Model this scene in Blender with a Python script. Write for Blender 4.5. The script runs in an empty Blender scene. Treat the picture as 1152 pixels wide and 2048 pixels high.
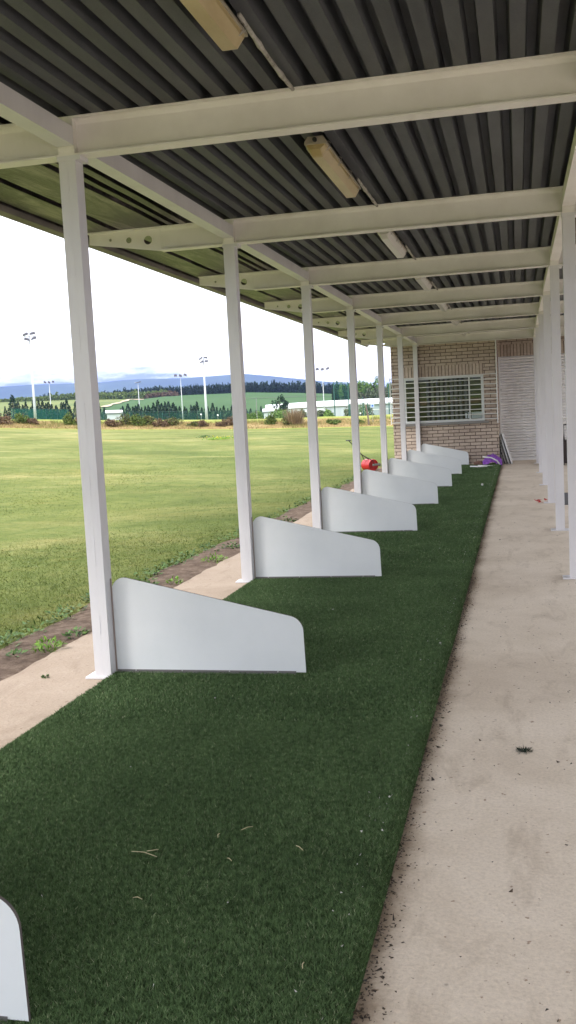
import bpy, bmesh, math, random
import numpy as np
from mathutils import Vector, Matrix, noise as mnoise

S = bpy.context.scene
C = S.collection
rad = math.radians
rng = np.random.default_rng(11)
random.seed(11)

# ------------------------------------------------------------------ camera
YAW, PIT, ROL, CAMH, FPX = 0.23312, -0.09935, -0.05119, 1.4027, 1975.33
cam = bpy.data.cameras.new('camera')
cam.sensor_fit = 'VERTICAL'
cam.sensor_height = 36.0
cam.lens = FPX / 2048 * 36.0
cam.clip_start = 0.05
cam.clip_end = 60000
cam.shift_x = 0; cam.shift_y = 0
co = bpy.data.objects.new('camera', cam); C.objects.link(co)
f = Vector((-math.sin(YAW)*math.cos(PIT), math.cos(YAW)*math.cos(PIT), math.sin(PIT)))
r = Vector((math.cos(YAW), math.sin(YAW), 0)); u = r.cross(f)
r2 = math.cos(ROL)*r + math.sin(ROL)*u; u2 = -math.sin(ROL)*r + math.cos(ROL)*u
M = Matrix((r2, u2, -f)).transposed().to_4x4(); M.translation = Vector((0, 0, CAMH))
co.matrix_world = M
S.camera = co

# ------------------------------------------------------------------ world, sun, exposure
SUN_EL, SUN_AZ = rad(52), rad(130)        # high thin sun behind the cloud, to the left and behind the camera
w = bpy.data.worlds.new('World'); S.world = w; w.use_nodes = True
nt = w.node_tree; nt.nodes.clear()
def wn(t, **k):
    n = nt.nodes.new(t)
    for a, b in k.items(): setattr(n, a, b)
    return n
out = wn('ShaderNodeOutputWorld'); bg = wn('ShaderNodeBackground')
sky = wn('ShaderNodeTexSky', sky_type='NISHITA', sun_disc=False, sun_elevation=SUN_EL, sun_rotation=-SUN_AZ)
sk = wn('ShaderNodeVectorMath', operation='SCALE'); sk.inputs['Scale'].default_value = 0.1
nt.links.new(sky.outputs[0], sk.inputs[0])
tc = wn('ShaderNodeTexCoord')
mp = wn('ShaderNodeMapping'); mp.inputs['Scale'].default_value = (9, 9, 40)
nt.links.new(tc.outputs['Generated'], mp.inputs[0])
nz = wn('ShaderNodeTexNoise'); nz.inputs['Scale'].default_value = 2.6; nz.inputs['Detail'].default_value = 8; nz.inputs['Roughness'].default_value = 0.6
nt.links.new(mp.outputs[0], nz.inputs['Vector'])
cr = wn('ShaderNodeValToRGB')
cr.color_ramp.elements[0].position = 0.36; cr.color_ramp.elements[0].color = (0.15, 0.19, 0.345, 1)
cr.color_ramp.elements[1].position = 0.62; cr.color_ramp.elements[1].color = (0.20, 0.24, 0.40, 1)
nt.links.new(nz.outputs[0], cr.inputs[0])
# cloud texture only shows low on the horizon, the rest is one bright deck
sx = wn('ShaderNodeSeparateXYZ'); nt.links.new(tc.outputs['Generated'], sx.inputs[0])
mr = wn('ShaderNodeMapRange'); mr.inputs[1].default_value = 0.0385; mr.inputs[2].default_value = 0.058
# a ragged lilac cloud base resting on the left half of the range
nw = wn('ShaderNodeMath', operation='MULTIPLY_ADD'); nt.links.new(nz.outputs[0], nw.inputs[0]); nw.inputs[1].default_value = 0.05; nw.inputs[2].default_value = -0.025
ne = wn('ShaderNodeMath', operation='ADD'); nt.links.new(sx.outputs[2], ne.inputs[0]); nt.links.new(nw.outputs[0], ne.inputs[1])
na = wn('ShaderNodeMapRange'); na.inputs[1].default_value = -0.33; na.inputs[2].default_value = -0.27; na.inputs[3].default_value = 0.0; na.inputs[4].default_value = 0.03
nt.links.new(sx.outputs[0], na.inputs[0])
ng = wn('ShaderNodeMath', operation='ADD'); nt.links.new(ne.outputs[0], ng.inputs[0]); nt.links.new(na.outputs[0], ng.inputs[1])
nt.links.new(ng.outputs[0], mr.inputs[0])
m1 = wn('ShaderNodeMix', data_type='RGBA'); m1.inputs[7].default_value = (1.0, 1.0, 1.02, 1)
nt.links.new(mr.outputs[0], m1.inputs[0]); nt.links.new(cr.outputs[0], m1.inputs[6])
cs = wn('ShaderNodeVectorMath', operation='SCALE'); cs.inputs['Scale'].default_value = 1.25
nt.links.new(m1.outputs[2], cs.inputs[0])
m2 = wn('ShaderNodeMix', data_type='RGBA'); m2.inputs[0].default_value = 0.9
nt.links.new(sk.outputs[0], m2.inputs[6]); nt.links.new(cs.outputs[0], m2.inputs[7])
nt.links.new(m2.outputs[2], bg.inputs[0]); bg.inputs[1].default_value = 1.0
nt.links.new(bg.outputs[0], out.inputs[0])
sl = bpy.data.lights.new('sun', 'SUN'); sl.energy = 1.2; sl.angle = rad(12); sl.color = (1, 0.96, 0.9)
so = bpy.data.objects.new('sun', sl); C.objects.link(so)
sd = Vector((math.sin(SUN_AZ)*-math.cos(SUN_EL), math.cos(SUN_AZ)*math.cos(SUN_EL), math.sin(SUN_EL)))
so.rotation_euler = sd.to_track_quat('Z', 'Y').to_euler()
S.view_settings.view_transform = 'Standard'
try: S.view_settings.look = 'None'
except Exception: pass
S.view_settings.gamma = 1.0
S.view_settings.exposure = 1.28

# ------------------------------------------------------------------ helpers
def tag(o, label=None, cat=None, group=None, kind=None):
    if label: o['label'] = label
    if cat: o['category'] = cat
    if group: o['group'] = group
    if kind: o['kind'] = kind
    return o
def empty(name, loc=(0, 0, 0), rz=0):
    o = bpy.data.objects.new(name, None); C.objects.link(o)
    o.location = loc; o.rotation_euler = (0, 0, rz); o.empty_display_size = 0.1
    return o
def link_mesh(name, me, mat, parent=None, smooth=False):
    o = bpy.data.objects.new(name, me); C.objects.link(o)
    if mat:
        for m in (mat if isinstance(mat, (list, tuple)) else [mat]): me.materials.append(m)
    if parent: o.parent = parent
    if smooth: me.polygons.foreach_set('use_smooth', [True]*len(me.polygons))
    return o
def obj(name, bm, mat, parent=None, smooth=False, bevel=0, recalc=True):
    if recalc: bmesh.ops.recalc_face_normals(bm, faces=bm.faces)
    me = bpy.data.meshes.new(name); bm.to_mesh(me); bm.free()
    o = link_mesh(name, me, mat, parent, smooth)
    if bevel:
        b = o.modifiers.new('bevel', 'BEVEL'); b.width = bevel; b.segments = 2; b.limit_method = 'ANGLE'
    return o
def copy_tree(o, parent=None):
    c = o.copy(); C.objects.link(c)
    if parent: c.parent = parent
    for ch in list(o.children): copy_tree(ch, c)
    return c
def box(bm, x0, x1, y0, y1, z0, z1):
    v = [bm.verts.new(p) for p in ((x0,y0,z0),(x1,y0,z0),(x1,y1,z0),(x0,y1,z0),(x0,y0,z1),(x1,y0,z1),(x1,y1,z1),(x0,y1,z1))]
    for q in ((0,3,2,1),(4,5,6,7),(0,1,5,4),(1,2,6,5),(2,3,7,6),(3,0,4,7)): bm.faces.new([v[i] for i in q])
def prism(bm, pts, a0, a1, axis='y'):
    def P(p, a): return (p[0], a, p[1]) if axis == 'y' else ((a, p[0], p[1]) if axis == 'x' else (p[0], p[1], a))
    A = [bm.verts.new(P(p, a0)) for p in pts]; B = [bm.verts.new(P(p, a1)) for p in pts]
    n = len(pts)
    bm.faces.new(A); bm.faces.new(B[::-1])
    for i in range(n): bm.faces.new((A[i], A[(i+1) % n], B[(i+1) % n], B[i]))
def tube(bm, pts, r, n=8, cap=True):
    if not isinstance(r, (list, tuple)): r = [r]*len(pts)
    rings = []
    pts = [Vector(p) for p in pts]
    for i, p in enumerate(pts):
        d = (pts[min(i+1, len(pts)-1)] - pts[max(i-1, 0)]).normalized()
        a = Vector((0, 0, 1)) if abs(d.z) < .9 else Vector((1, 0, 0))
        s = d.cross(a).normalized(); t = s.cross(d)
        rings.append([bm.verts.new(p + r[i]*(math.cos(2*math.pi*k/n)*s + math.sin(2*math.pi*k/n)*t)) for k in range(n)])
    for A, B in zip(rings, rings[1:]):
        for k in range(n): bm.faces.new((A[k], A[(k+1) % n], B[(k+1) % n], B[k]))
    if cap: bm.faces.new(rings[0][::-1]); bm.faces.new(rings[-1])
def np_mesh(name, V, nper, mat, parent=None, mats_idx=None):
    """V: (nfaces*nper, 3) loose faces"""
    me = bpy.data.meshes.new(name); n = len(V); nf = n//nper
    me.vertices.add(n); me.vertices.foreach_set('co', np.asarray(V, dtype=np.float32).ravel())
    me.loops.add(n); me.loops.foreach_set('vertex_index', np.arange(n, dtype=np.int32))
    me.polygons.add(nf); me.polygons.foreach_set('loop_start', np.arange(0, n, nper, dtype=np.int32))
    try: me.polygons.foreach_set('loop_total', np.full(nf, nper, dtype=np.int32))
    except Exception: pass
    me.update(calc_edges=True)
    return link_mesh(name, me, mat, parent)
def np_grid(name, P, mat, parent=None, smooth=True, midx=None, closed=False):
    """P: (a, b, 3) grid of points"""
    a, b = P.shape[:2]
    me = bpy.data.meshes.new(name)
    bb = b if closed else b-1
    i, j = np.meshgrid(np.arange(a-1), np.arange(bb), indexing='ij')
    j2 = (j+1) % b
    F = np.stack([i*b+j, (i+1)*b+j, (i+1)*b+j2, i*b+j2], -1).reshape(-1, 4)
    me.from_pydata(P.reshape(-1, 3).tolist(), [], F.tolist())
    o = link_mesh(name, me, mat, parent, smooth)
    if midx is not None: me.polygons.foreach_set('material_index', midx.astype(np.int32).ravel())
    me.update()
    return o

# ------------------------------------------------------------------ materials
def mat(name, col, rough=0.6, metal=0.0, spec=0.5):
    m = bpy.data.materials.new(name); m.use_nodes = True
    b = m.node_tree.nodes['Principled BSDF']
    b.inputs['Base Color'].default_value = (*col, 1); b.inputs['Roughness'].default_value = rough
    b.inputs['Metallic'].default_value = metal; b.inputs['Specular IOR Level'].default_value = spec
    return m
def bsdf(m): return m.node_tree.nodes['Principled BSDF']
def N(m, t, **k):
    n = m.node_tree.nodes.new(t)
    for a, b in k.items(): setattr(n, a, b)
    return n
def L(m, a, b): m.node_tree.links.new(a, b)
def noise_ramp(m, stops, scale=5, detail=6, rough=0.6, stretch=(1, 1, 1), vec=None, dist=0.0):
    tc = N(m, 'ShaderNodeTexCoord'); mp = N(m, 'ShaderNodeMapping'); mp.inputs['Scale'].default_value = stretch
    L(m, tc.outputs['Object'], mp.inputs[0])
    n = N(m, 'ShaderNodeTexNoise'); n.inputs['Scale'].default_value = scale; n.inputs['Detail'].default_value = detail
    n.inputs['Roughness'].default_value = rough; n.inputs['Distortion'].default_value = dist
    L(m, mp.outputs[0], n.inputs['Vector'])
    c = N(m, 'ShaderNodeValToRGB'); e = c.color_ramp.elements
    while len(e) < len(stops): e.new(0.5)
    for i, (p, col) in enumerate(stops): e[i].position = p; e[i].color = (*col, 1)
    L(m, n.outputs[0], c.inputs[0])
    return c.outputs[0], n.outputs[0]
def mixc(m, fac, a, b, mode='MIX'):
    x = N(m, 'ShaderNodeMix', data_type='RGBA', blend_type=mode)
    for sock, v in ((x.inputs[0], fac), (x.inputs[6], a), (x.inputs[7], b)):
        if hasattr(v, 'is_output'): L(m, v, sock)
        elif isinstance(v, (int, float)): sock.default_value = v
        else: sock.default_value = (*v, 1)
    return x.outputs[2]
def bump(m, h, strength=0.3, dist=0.01):
    b = N(m, 'ShaderNodeBump'); b.inputs['Strength'].default_value = strength; b.inputs['Distance'].default_value = dist
    L(m, h, b.inputs['Height']); L(m, b.outputs[0], bsdf(m).inputs['Normal'])
def setc(m, sock): L(m, sock, bsdf(m).inputs['Base Color'])
def island(m, stops):
    g = N(m, 'ShaderNodeNewGeometry'); c = N(m, 'ShaderNodeValToRGB'); e = c.color_ramp.elements
    while len(e) < len(stops): e.new(0.5)
    for i, (p, col) in enumerate(stops): e[i].position = p; e[i].color = (*col, 1)
    L(m, g.outputs['Random Per Island'], c.inputs[0])
    return c.outputs[0]
def leafmat(name, cols, rough=0.6, patch=None, pscale=3, trans=0.0):
    m = mat(name, cols[0], rough, spec=0.25)
    s = island(m, [(i/(max(1, len(cols)-1)), c) for i, c in enumerate(cols)])
    if patch:
        _, n = noise_ramp(m, [(0, (0, 0, 0)), (1, (1, 1, 1))], pscale, 3)
        r_ = N(m, 'ShaderNodeMapRange'); r_.inputs[1].default_value = .4; r_.inputs[2].default_value = .62
        L(m, n, r_.inputs[0]); s = mixc(m, r_.outputs[0], s, mixc(m, 0.6, s, patch))
    setc(m, s)
    return m

# ================================================================== MATERIALS
# painted steel: dull white, faint run marks
M_STEEL = mat('painted_steel', (0.74, 0.73, 0.74), 0.42)
c_, n_ = noise_ramp(M_STEEL, [(0.3, (0.625, 0.61, 0.635)), (0.6, (0.70, 0.69, 0.712))], 3, 6, .65, (1, 1, .35))
c2_, n2_ = noise_ramp(M_STEEL, [(0.0, (1, 1, 1)), (0.70, (1, 1, 1)), (0.76, (0.55, 0.47, 0.38)), (1, (0.45, 0.38, 0.30))], 38, 8, .75)
setc(M_STEEL, mixc(M_STEEL, 0.55, c_, c2_, 'MULTIPLY')); bump(M_STEEL, n_, 0.15, 0.004)
M_BEAM = mat('cream_steel', (0.66, 0.64, 0.58), 0.5)
c_, n_ = noise_ramp(M_BEAM, [(0.3, (0.735, 0.70, 0.67)), (0.62, (0.84, 0.81, 0.785))], 2.2, 7, .65)
c2_, n2_ = noise_ramp(M_BEAM, [(0.0, (1, 1, 1)), (0.68, (1, 1, 1)), (0.74, (0.5, 0.42, 0.32)), (1, (0.40, 0.32, 0.24))], 30, 9, .78)
setc(M_BEAM, mixc(M_BEAM, 0.6, c_, c2_, 'MULTIPLY')); bump(M_BEAM, n2_, 0.12, 0.003)
# galvanised roof deck seen from below: dull grey-green zinc
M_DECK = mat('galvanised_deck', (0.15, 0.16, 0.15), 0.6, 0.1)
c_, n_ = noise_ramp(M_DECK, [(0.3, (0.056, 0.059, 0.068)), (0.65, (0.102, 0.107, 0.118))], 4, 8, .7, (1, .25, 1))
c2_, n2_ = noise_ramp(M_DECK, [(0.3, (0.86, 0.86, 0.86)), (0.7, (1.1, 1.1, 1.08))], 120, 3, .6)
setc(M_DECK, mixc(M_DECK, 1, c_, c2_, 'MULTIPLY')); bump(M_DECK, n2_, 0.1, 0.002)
M_SHEET = mat('galvanised_sheet', (0.36, 0.37, 0.33), 0.34, 0.7)
c_, n_ = noise_ramp(M_SHEET, [(0.36, (0.028, 0.023, 0.029)), (0.5, (0.064, 0.053, 0.064)), (0.66, (0.28, 0.235, 0.27))], 1.6, 9, .7, (3.0, .45, 1), dist=.8)
setc(M_SHEET, c_); bump(M_SHEET, n_, 0.5, 0.03)
M_EAVE = mat('eave_trim', (0.42, 0.42, 0.37), 0.45, 0.2)
c_, n_ = noise_ramp(M_EAVE, [(0.3, (0.15, 0.135, 0.125)), (0.7, (0.26, 0.24, 0.22))], 6, 6, .6, (1, .3, 1)); setc(M_EAVE, c_)
M_CLOSER = mat('dark_profile_closer', (0.03, 0.03, 0.03), 0.9)
# concrete
M_CONC = mat('concrete', (0.5, 0.45, 0.4), 0.88, spec=0.3)
c1, n1 = noise_ramp(M_CONC, [(0.32, (0.57, 0.48, 0.385)), (0.5, (0.665, 0.575, 0.475)), (0.68, (0.745, 0.655, 0.555))], 1.1, 9, .68, dist=.3)
c2, n2 = noise_ramp(M_CONC, [(0.25, (0.80, 0.77, 0.74)), (0.5, (1, 1, 1)), (0.75, (1.16, 1.14, 1.10))], 75, 6, .75)
c3, n3 = noise_ramp(M_CONC, [(0, (1, 1, 1)), (0.665, (1, 1, 1)), (0.70, (0.45, 0.36, 0.30)), (1, (0.38, 0.3, 0.25))], 30, 4, .55)
c4, n4 = noise_ramp(M_CONC, [(0.34, (0.72, 0.69, 0.66)), (0.47, (1, 1, 1)), (1, (1, 1, 1))], 3.4, 8, .7, (1.6, .55, 1), dist=.6)
a = mixc(M_CONC, 1, c1, c2, 'MULTIPLY'); a = mixc(M_CONC, 0.85, a, c3, 'MULTIPLY'); a = mixc(M_CONC, 0.6, a, c4, 'MULTIPLY')
vo = N(M_CONC, 'ShaderNodeTexVoronoi'); vo.inputs['Scale'].default_value = 6.5; vo.inputs['Randomness'].default_value = 1
tcc = N(M_CONC, 'ShaderNodeTexCoord'); L(M_CONC, tcc.outputs['Object'], vo.inputs['Vector'])
mrr = N(M_CONC, 'ShaderNodeMapRange'); mrr.inputs[1].default_value = 0.02; mrr.inputs[2].default_value = 0.05
L(M_CONC, vo.outputs['Distance'], mrr.inputs[0])
a = mixc(M_CONC, mrr.outputs[0], mixc(M_CONC, .5, a, (0.12, 0.10, 0.08)), a)
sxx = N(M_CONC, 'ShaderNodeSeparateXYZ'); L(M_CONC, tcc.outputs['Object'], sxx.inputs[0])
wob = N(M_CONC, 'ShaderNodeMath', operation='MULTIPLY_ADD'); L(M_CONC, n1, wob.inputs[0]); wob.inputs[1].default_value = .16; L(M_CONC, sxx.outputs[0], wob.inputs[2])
b1 = N(M_CONC, 'ShaderNodeMapRange'); b1.inputs[1].default_value = -.325; b1.inputs[2].default_value = -.235; b1.interpolation_type = 'SMOOTHSTEP'  # soft band beside the turf: dirt plus contact shadow painted into the colour
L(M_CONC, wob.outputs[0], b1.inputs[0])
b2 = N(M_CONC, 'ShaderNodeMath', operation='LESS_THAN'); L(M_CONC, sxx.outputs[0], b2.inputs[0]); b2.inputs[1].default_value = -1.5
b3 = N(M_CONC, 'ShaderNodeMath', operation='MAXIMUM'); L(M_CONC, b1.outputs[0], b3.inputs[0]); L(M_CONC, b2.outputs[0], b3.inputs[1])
d1 = N(M_CONC, 'ShaderNodeMapRange'); d1.inputs[1].default_value = -.335; d1.inputs[2].default_value = -.295; L(M_CONC, wob.outputs[0], d1.inputs[0])  # narrower band at the turf edge, dirt and painted shade together
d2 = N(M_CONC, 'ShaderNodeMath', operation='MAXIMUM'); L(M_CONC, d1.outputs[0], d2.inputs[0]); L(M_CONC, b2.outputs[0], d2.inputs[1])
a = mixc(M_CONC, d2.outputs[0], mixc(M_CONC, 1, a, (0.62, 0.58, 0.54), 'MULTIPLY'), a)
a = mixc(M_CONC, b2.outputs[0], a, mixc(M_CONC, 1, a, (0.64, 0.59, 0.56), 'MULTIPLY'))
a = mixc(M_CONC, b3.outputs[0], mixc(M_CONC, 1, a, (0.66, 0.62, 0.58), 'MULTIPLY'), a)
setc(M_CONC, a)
ad = N(M_CONC, 'ShaderNodeMath', operation='MULTIPLY_ADD'); L(M_CONC, n2, ad.inputs[0]); ad.inputs[1].default_value = .6; L(M_CONC, n3, ad.inputs[2])
bump(M_CONC, ad.outputs[0], 0.45, 0.010)
# dirt, lawn
M_DIRT = mat('dirt', (0.2, 0.15, 0.1), 0.95, spec=.15)
c1, n1 = noise_ramp(M_DIRT, [(0.34, (0.085, 0.058, 0.042)), (0.5, (0.17, 0.122, 0.092)), (0.66, (0.31, 0.235, 0.18))], 7, 11, .8)
setc(M_DIRT, c1); bump(M_DIRT, n1, 0.9, 0.04)
M_LAWN = mat('lawn', (0.12, 0.2, 0.04), 0.9, spec=.15)
c1, n1 = noise_ramp(M_LAWN, [(0.30, (0.125, 0.142, 0.036)), (0.48, (0.185, 0.20, 0.058)), (0.62, (0.26, 0.258, 0.095)), (0.78, (0.36, 0.32, 0.155))], 0.30, 11, .72, (1, 1, 1), dist=.4)
c2, n2 = noise_ramp(M_LAWN, [(0.25, (0.72, 0.76, 0.66)), (0.5, (1, 1, 1)), (0.8, (1.18, 1.14, 1.08))], 9, 8, .75)
c3, n3 = noise_ramp(M_LAWN, [(0.3, (0.75, 0.86, 0.7)), (0.55, (1, 1, 1)), (0.75, (1.18, 1.08, 0.95))], 0.16, 5, .6)
a = mixc(M_LAWN, 1, c1, c2, 'MULTIPLY'); a = mixc(M_LAWN, 1, a, c3, 'MULTIPLY')
def green_near_bays(m, a):      # darker and greener near the bays, yellower further out
    t_ = N(m, 'ShaderNodeTexCoord'); s_ = N(m, 'ShaderNodeSeparateXYZ'); L(m, t_.outputs['Object'], s_.inputs[0])
    nn = N(m, 'ShaderNodeTexNoise'); nn.inputs['Scale'].default_value = .35; L(m, t_.outputs['Object'], nn.inputs['Vector'])
    k_ = N(m, 'ShaderNodeMath', operation='MULTIPLY_ADD'); L(m, nn.outputs[0], k_.inputs[0]); k_.inputs[1].default_value = 9; L(m, s_.outputs[0], k_.inputs[2])
    r_ = N(m, 'ShaderNodeMapRange'); r_.inputs[1].default_value = -24; r_.inputs[2].default_value = -2.0; L(m, k_.outputs[0], r_.inputs[0])
    return mixc(m, r_.outputs[0], a, mixc(m, 1, a, (0.66, 0.76, 0.58), 'MULTIPLY'))
a = green_near_bays(M_LAWN, a)
cw, nw_ = noise_ramp(M_LAWN, [(0.33, (0.50, 0.60, 0.42)), (0.48, (0.95, 0.97, 0.95)), (0.7, (1.12, 1.06, 1.08))], 2.3, 9, .78, dist=.5)
cy, ny_ = noise_ramp(M_LAWN, [(0, (1, 1, 1)), (0.50, (1, 1, 1)), (0.62, (1.5, 1.25, 1.6))], 0.22, 10, .72, (.7, 1.3, 1), dist=.6)
a = mixc(M_LAWN, .8, mixc(M_LAWN, 1, a, cy, 'MULTIPLY'), mixc(M_LAWN, 1, mixc(M_LAWN, 1, a, cy, 'MULTIPLY'), cw, 'MULTIPLY'))
setc(M_LAWN, a); bump(M_LAWN, n2, 0.6, 0.06)
M_BANK = mat('dry_bank', (0.3, 0.2, 0.08), 0.95, spec=.1)
tcb = N(M_BANK, 'ShaderNodeTexCoord'); 
c1, n1 = noise_ramp(M_BANK, [(0.3, (0.19, 0.13, 0.055)), (0.5, (0.28, 0.20, 0.09)), (0.7, (0.37, 0.28, 0.14))], 0.9, 9, .75)
c2, n2 = noise_ramp(M_BANK, [(0.35, (0.16, 0.20, 0.05)), (0.7, (0.32, 0.33, 0.09))], 2, 8, .7)
M_BANKG = mat('bank_grass', (0.22, 0.26, 0.07), 0.95, spec=.1)
setc(M_BANK, c1); bump(M_BANK, n1, .6, .1)
cg, ng = noise_ramp(M_BANKG, [(0.3, (0.17, 0.21, 0.055)), (0.55, (0.27, 0.29, 0.075)), (0.75, (0.38, 0.34, 0.11))], 0.7, 9, .75); setc(M_BANKG, cg); bump(M_BANKG, ng, .6, .1)
M_FIELD = mat('sports_grass', (0.14, 0.22, 0.06), 0.95, spec=.1)
cg, ng = noise_ramp(M_FIELD, [(0.3, (0.12, 0.19, 0.05)), (0.7, (0.2, 0.27, 0.07))], 0.3, 6, .6); setc(M_FIELD, cg)
M_CROP = mat('young_crop', (0.06, 0.17, 0.05), 0.9, spec=.1)
cg, ng = noise_ramp(M_CROP, [(0.3, (0.034, 0.083, 0.025)), (0.6, (0.050, 0.108, 0.034)), (0.8, (0.08, 0.14, 0.046))], 0.012, 9, .65); setc(M_CROP, cg)
M_OLIVE = mat('meadow', (0.2, 0.25, 0.08), 0.95, spec=.1)
cg, ng = noise_ramp(M_OLIVE, [(0.35, (0.11, 0.15, 0.05)), (0.55, (0.165, 0.195, 0.065)), (0.7, (0.22, 0.205, 0.085))], 0.02, 8, .65); setc(M_OLIVE, cg)
M_MOUNT = mat('mountain_woods', (0.05, 0.08, 0.05), 1, spec=0)
cg, ng = noise_ramp(M_MOUNT, [(0.35, (0.035, 0.06, 0.045)), (0.6, (0.06, 0.095, 0.055)), (0.78, (0.17, 0.17, 0.11))], 0.002, 9, .65); setc(M_MOUNT, cg)
M_PATH = mat('pale_track', (0.42, 0.35, 0.24), 0.95)
M_DITCH = mat('ditch_growth', (0.05, 0.07, 0.03), 0.95)
# turf
M_TURFB = mat('turf_backing', (0.015, 0.03, 0.014), 0.95, spec=.1)
c1, n1 = noise_ramp(M_TURFB, [(0.35, (0.026, 0.046, 0.017)), (0.6, (0.056, 0.096, 0.034)), (0.8, (0.10, 0.15, 0.06))], 220, 3, .7)
c2, n2 = noise_ramp(M_TURFB, [(0.3, (0.8, 0.8, 0.8)), (0.7, (1.25, 1.25, 1.2))], 1.6, 7, .65)
setc(M_TURFB, mixc(M_TURFB, 1, c1, c2, 'MULTIPLY')); bump(M_TURFB, n1, 1, .012)
M_PILE = mat('turf_pile', (0.03, 0.08, 0.025), 0.75, spec=.15)
s1 = island(M_PILE, [(0, (0.062, 0.108, 0.046)), (.5, (0.090, 0.155, 0.064)), (.9, (0.122, 0.197, 0.086)), (.965, (0.19, 0.245, 0.13)), (1, (0.34, 0.37, 0.24))])
c2, n2 = noise_ramp(M_PILE, [(0.3, (0.78, 0.80, 0.76)), (0.7, (1.25, 1.22, 1.2))], 1.6, 7, .65)
c3, n3 = noise_ramp(M_PILE, [(0.36, (0.62, 0.64, 0.60)), (0.5, (1, 1, 1)), (0.64, (1.3, 1.25, 1.25))], 42, 3, .6)
setc(M_PILE, mixc(M_PILE, 1, mixc(M_PILE, 1, s1, c2, 'MULTIPLY'), c3, 'MULTIPLY'))
M_GRASS = mat('grass_blades', (0.15, 0.25, 0.05), 0.6, spec=.25)
s1 = island(M_GRASS, [(0, (0.125, 0.150, 0.034)), (.45, (0.18, 0.205, 0.050)), (.85, (0.245, 0.255, 0.080)), (1, (0.40, 0.36, 0.17))])
c3, n3 = noise_ramp(M_GRASS, [(0.32, (0.62, 0.75, 0.6)), (0.55, (1, 1, 1)), (0.72, (1.25, 1.12, 1.0))], 0.9, 7, .65)
cw, nw_ = noise_ramp(M_GRASS, [(0.33, (0.50, 0.60, 0.42)), (0.48, (0.95, 0.97, 0.95)), (0.7, (1.12, 1.06, 1.08))], 2.3, 9, .78, dist=.5)
cy, ny_ = noise_ramp(M_GRASS, [(0, (1, 1, 1)), (0.50, (1, 1, 1)), (0.62, (1.5, 1.25, 1.6))], 0.22, 10, .72, (.7, 1.3, 1), dist=.6)
setc(M_GRASS, green_near_bays(M_GRASS, mixc(M_GRASS, 1, mixc(M_GRASS, 1, mixc(M_GRASS, 1, s1, c3, 'MULTIPLY'), cw, 'MULTIPLY'), cy, 'MULTIPLY')))
M_WEED = leafmat('weed_leaf', [(0.035, 0.075, 0.022), (0.07, 0.14, 0.035), (0.12, 0.2, 0.05)])
M_WEEDB = leafmat('bright_weed', [(0.09, 0.2, 0.02), (0.16, 0.32, 0.04), (0.22, 0.38, 0.06)])
# brick
def brickmat(name, bw, rh, offset=0.5):
    m = mat(name, (0.4, 0.3, 0.25), 0.85, spec=.25)
    g = N(m, 'ShaderNodeTexCoord'); s = N(m, 'ShaderNodeSeparateXYZ'); L(m, g.outputs['Object'], s.inputs[0])
    ge = N(m, 'ShaderNodeNewGeometry'); sn = N(m, 'ShaderNodeSeparateXYZ'); L(m, ge.outputs['True Normal'], sn.inputs[0])
    ab = N(m, 'ShaderNodeMath', operation='ABSOLUTE'); L(m, sn.outputs[0], ab.inputs[0])
    gt = N(m, 'ShaderNodeMath', operation='GREATER_THAN'); L(m, ab.outputs[0], gt.inputs[0]); gt.inputs[1].default_value = .6
    mx = N(m, 'ShaderNodeMix', data_type='FLOAT'); L(m, gt.outputs[0], mx.inputs[0]); L(m, s.outputs[0], mx.inputs[2]); L(m, s.outputs[1], mx.inputs[3])
    cb = N(m, 'ShaderNodeCombineXYZ'); L(m, mx.outputs[0], cb.inputs[0]); L(m, s.outputs[2], cb.inputs[1])
    b = N(m, 'ShaderNodeTexBrick'); L(m, cb.outputs[0], b.inputs['Vector'])
    b.offset = offset; b.inputs['Scale'].default_value = 1; b.inputs['Brick Width'].default_value = bw; b.inputs['Row Height'].default_value = rh
    b.inputs['Mortar Size'].default_value = 0.0068; b.inputs['Mortar Smooth'].default_value = 0.15; b.inputs['Bias'].default_value = 0
    b.inputs['Color1'].default_value = (0.455, 0.372, 0.312, 1); b.inputs['Color2'].default_value = (0.575, 0.482, 0.408, 1); b.inputs['Mortar'].default_value = (0.088, 0.06, 0.05, 1)
    c2, n2 = noise_ramp(m, [(0.3, (0.8, 0.78, 0.76)), (0.6, (1.05, 1.05, 1.05))], 22, 8, .7)
    c3, n3 = noise_ramp(m, [(0.3, (0.86, 0.84, 0.84)), (0.6, (1.06, 1.06, 1.04))], 1.3, 5, .6)
    setc(m, mixc(m, 1, mixc(m, 1, b.outputs[0], c2, 'MULTIPLY'), c3, 'MULTIPLY'))
    inv = N(m, 'ShaderNodeMath', operation='SUBTRACT'); inv.inputs[0].default_value = 1; L(m, b.outputs['Fac'], inv.inputs[1])
    bump(m, inv.outputs[0], .8, .008)
    return m
M_BRICK = brickmat('brick', 0.243, 0.0765)
M_SOLDIER = brickmat('soldier_brick', 0.0765, 0.6, 0.0)
M_WHITE = mat('white_paint', (0.78, 0.78, 0.77), 0.4)
M_SHUT = mat('shutter_slats', (0.70, 0.68, 0.66), 0.45)
c1, n1 = noise_ramp(M_SHUT, [(0.3, (0.83, 0.81, 0.80)), (0.6, (0.90, 0.89, 0.885))], 2.4, 7, .7)
c2, n2 = noise_ramp(M_SHUT, [(0, (1, 1, 1)), (0.69, (1, 1, 1)), (0.72, (.35, .32, .3)), (1, (.3, .28, .26))], 5, 3, .5, (1, 1, 5)); setc(M_SHUT, mixc(M_SHUT, .8, c1, c2, 'MULTIPLY'))
M_FRAME = mat('aluminium_frame', (0.66, 0.69, 0.70), 0.4, 0.1)
M_SILL = mat('grey_sill', (0.25, 0.24, 0.23), 0.9)
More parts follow.
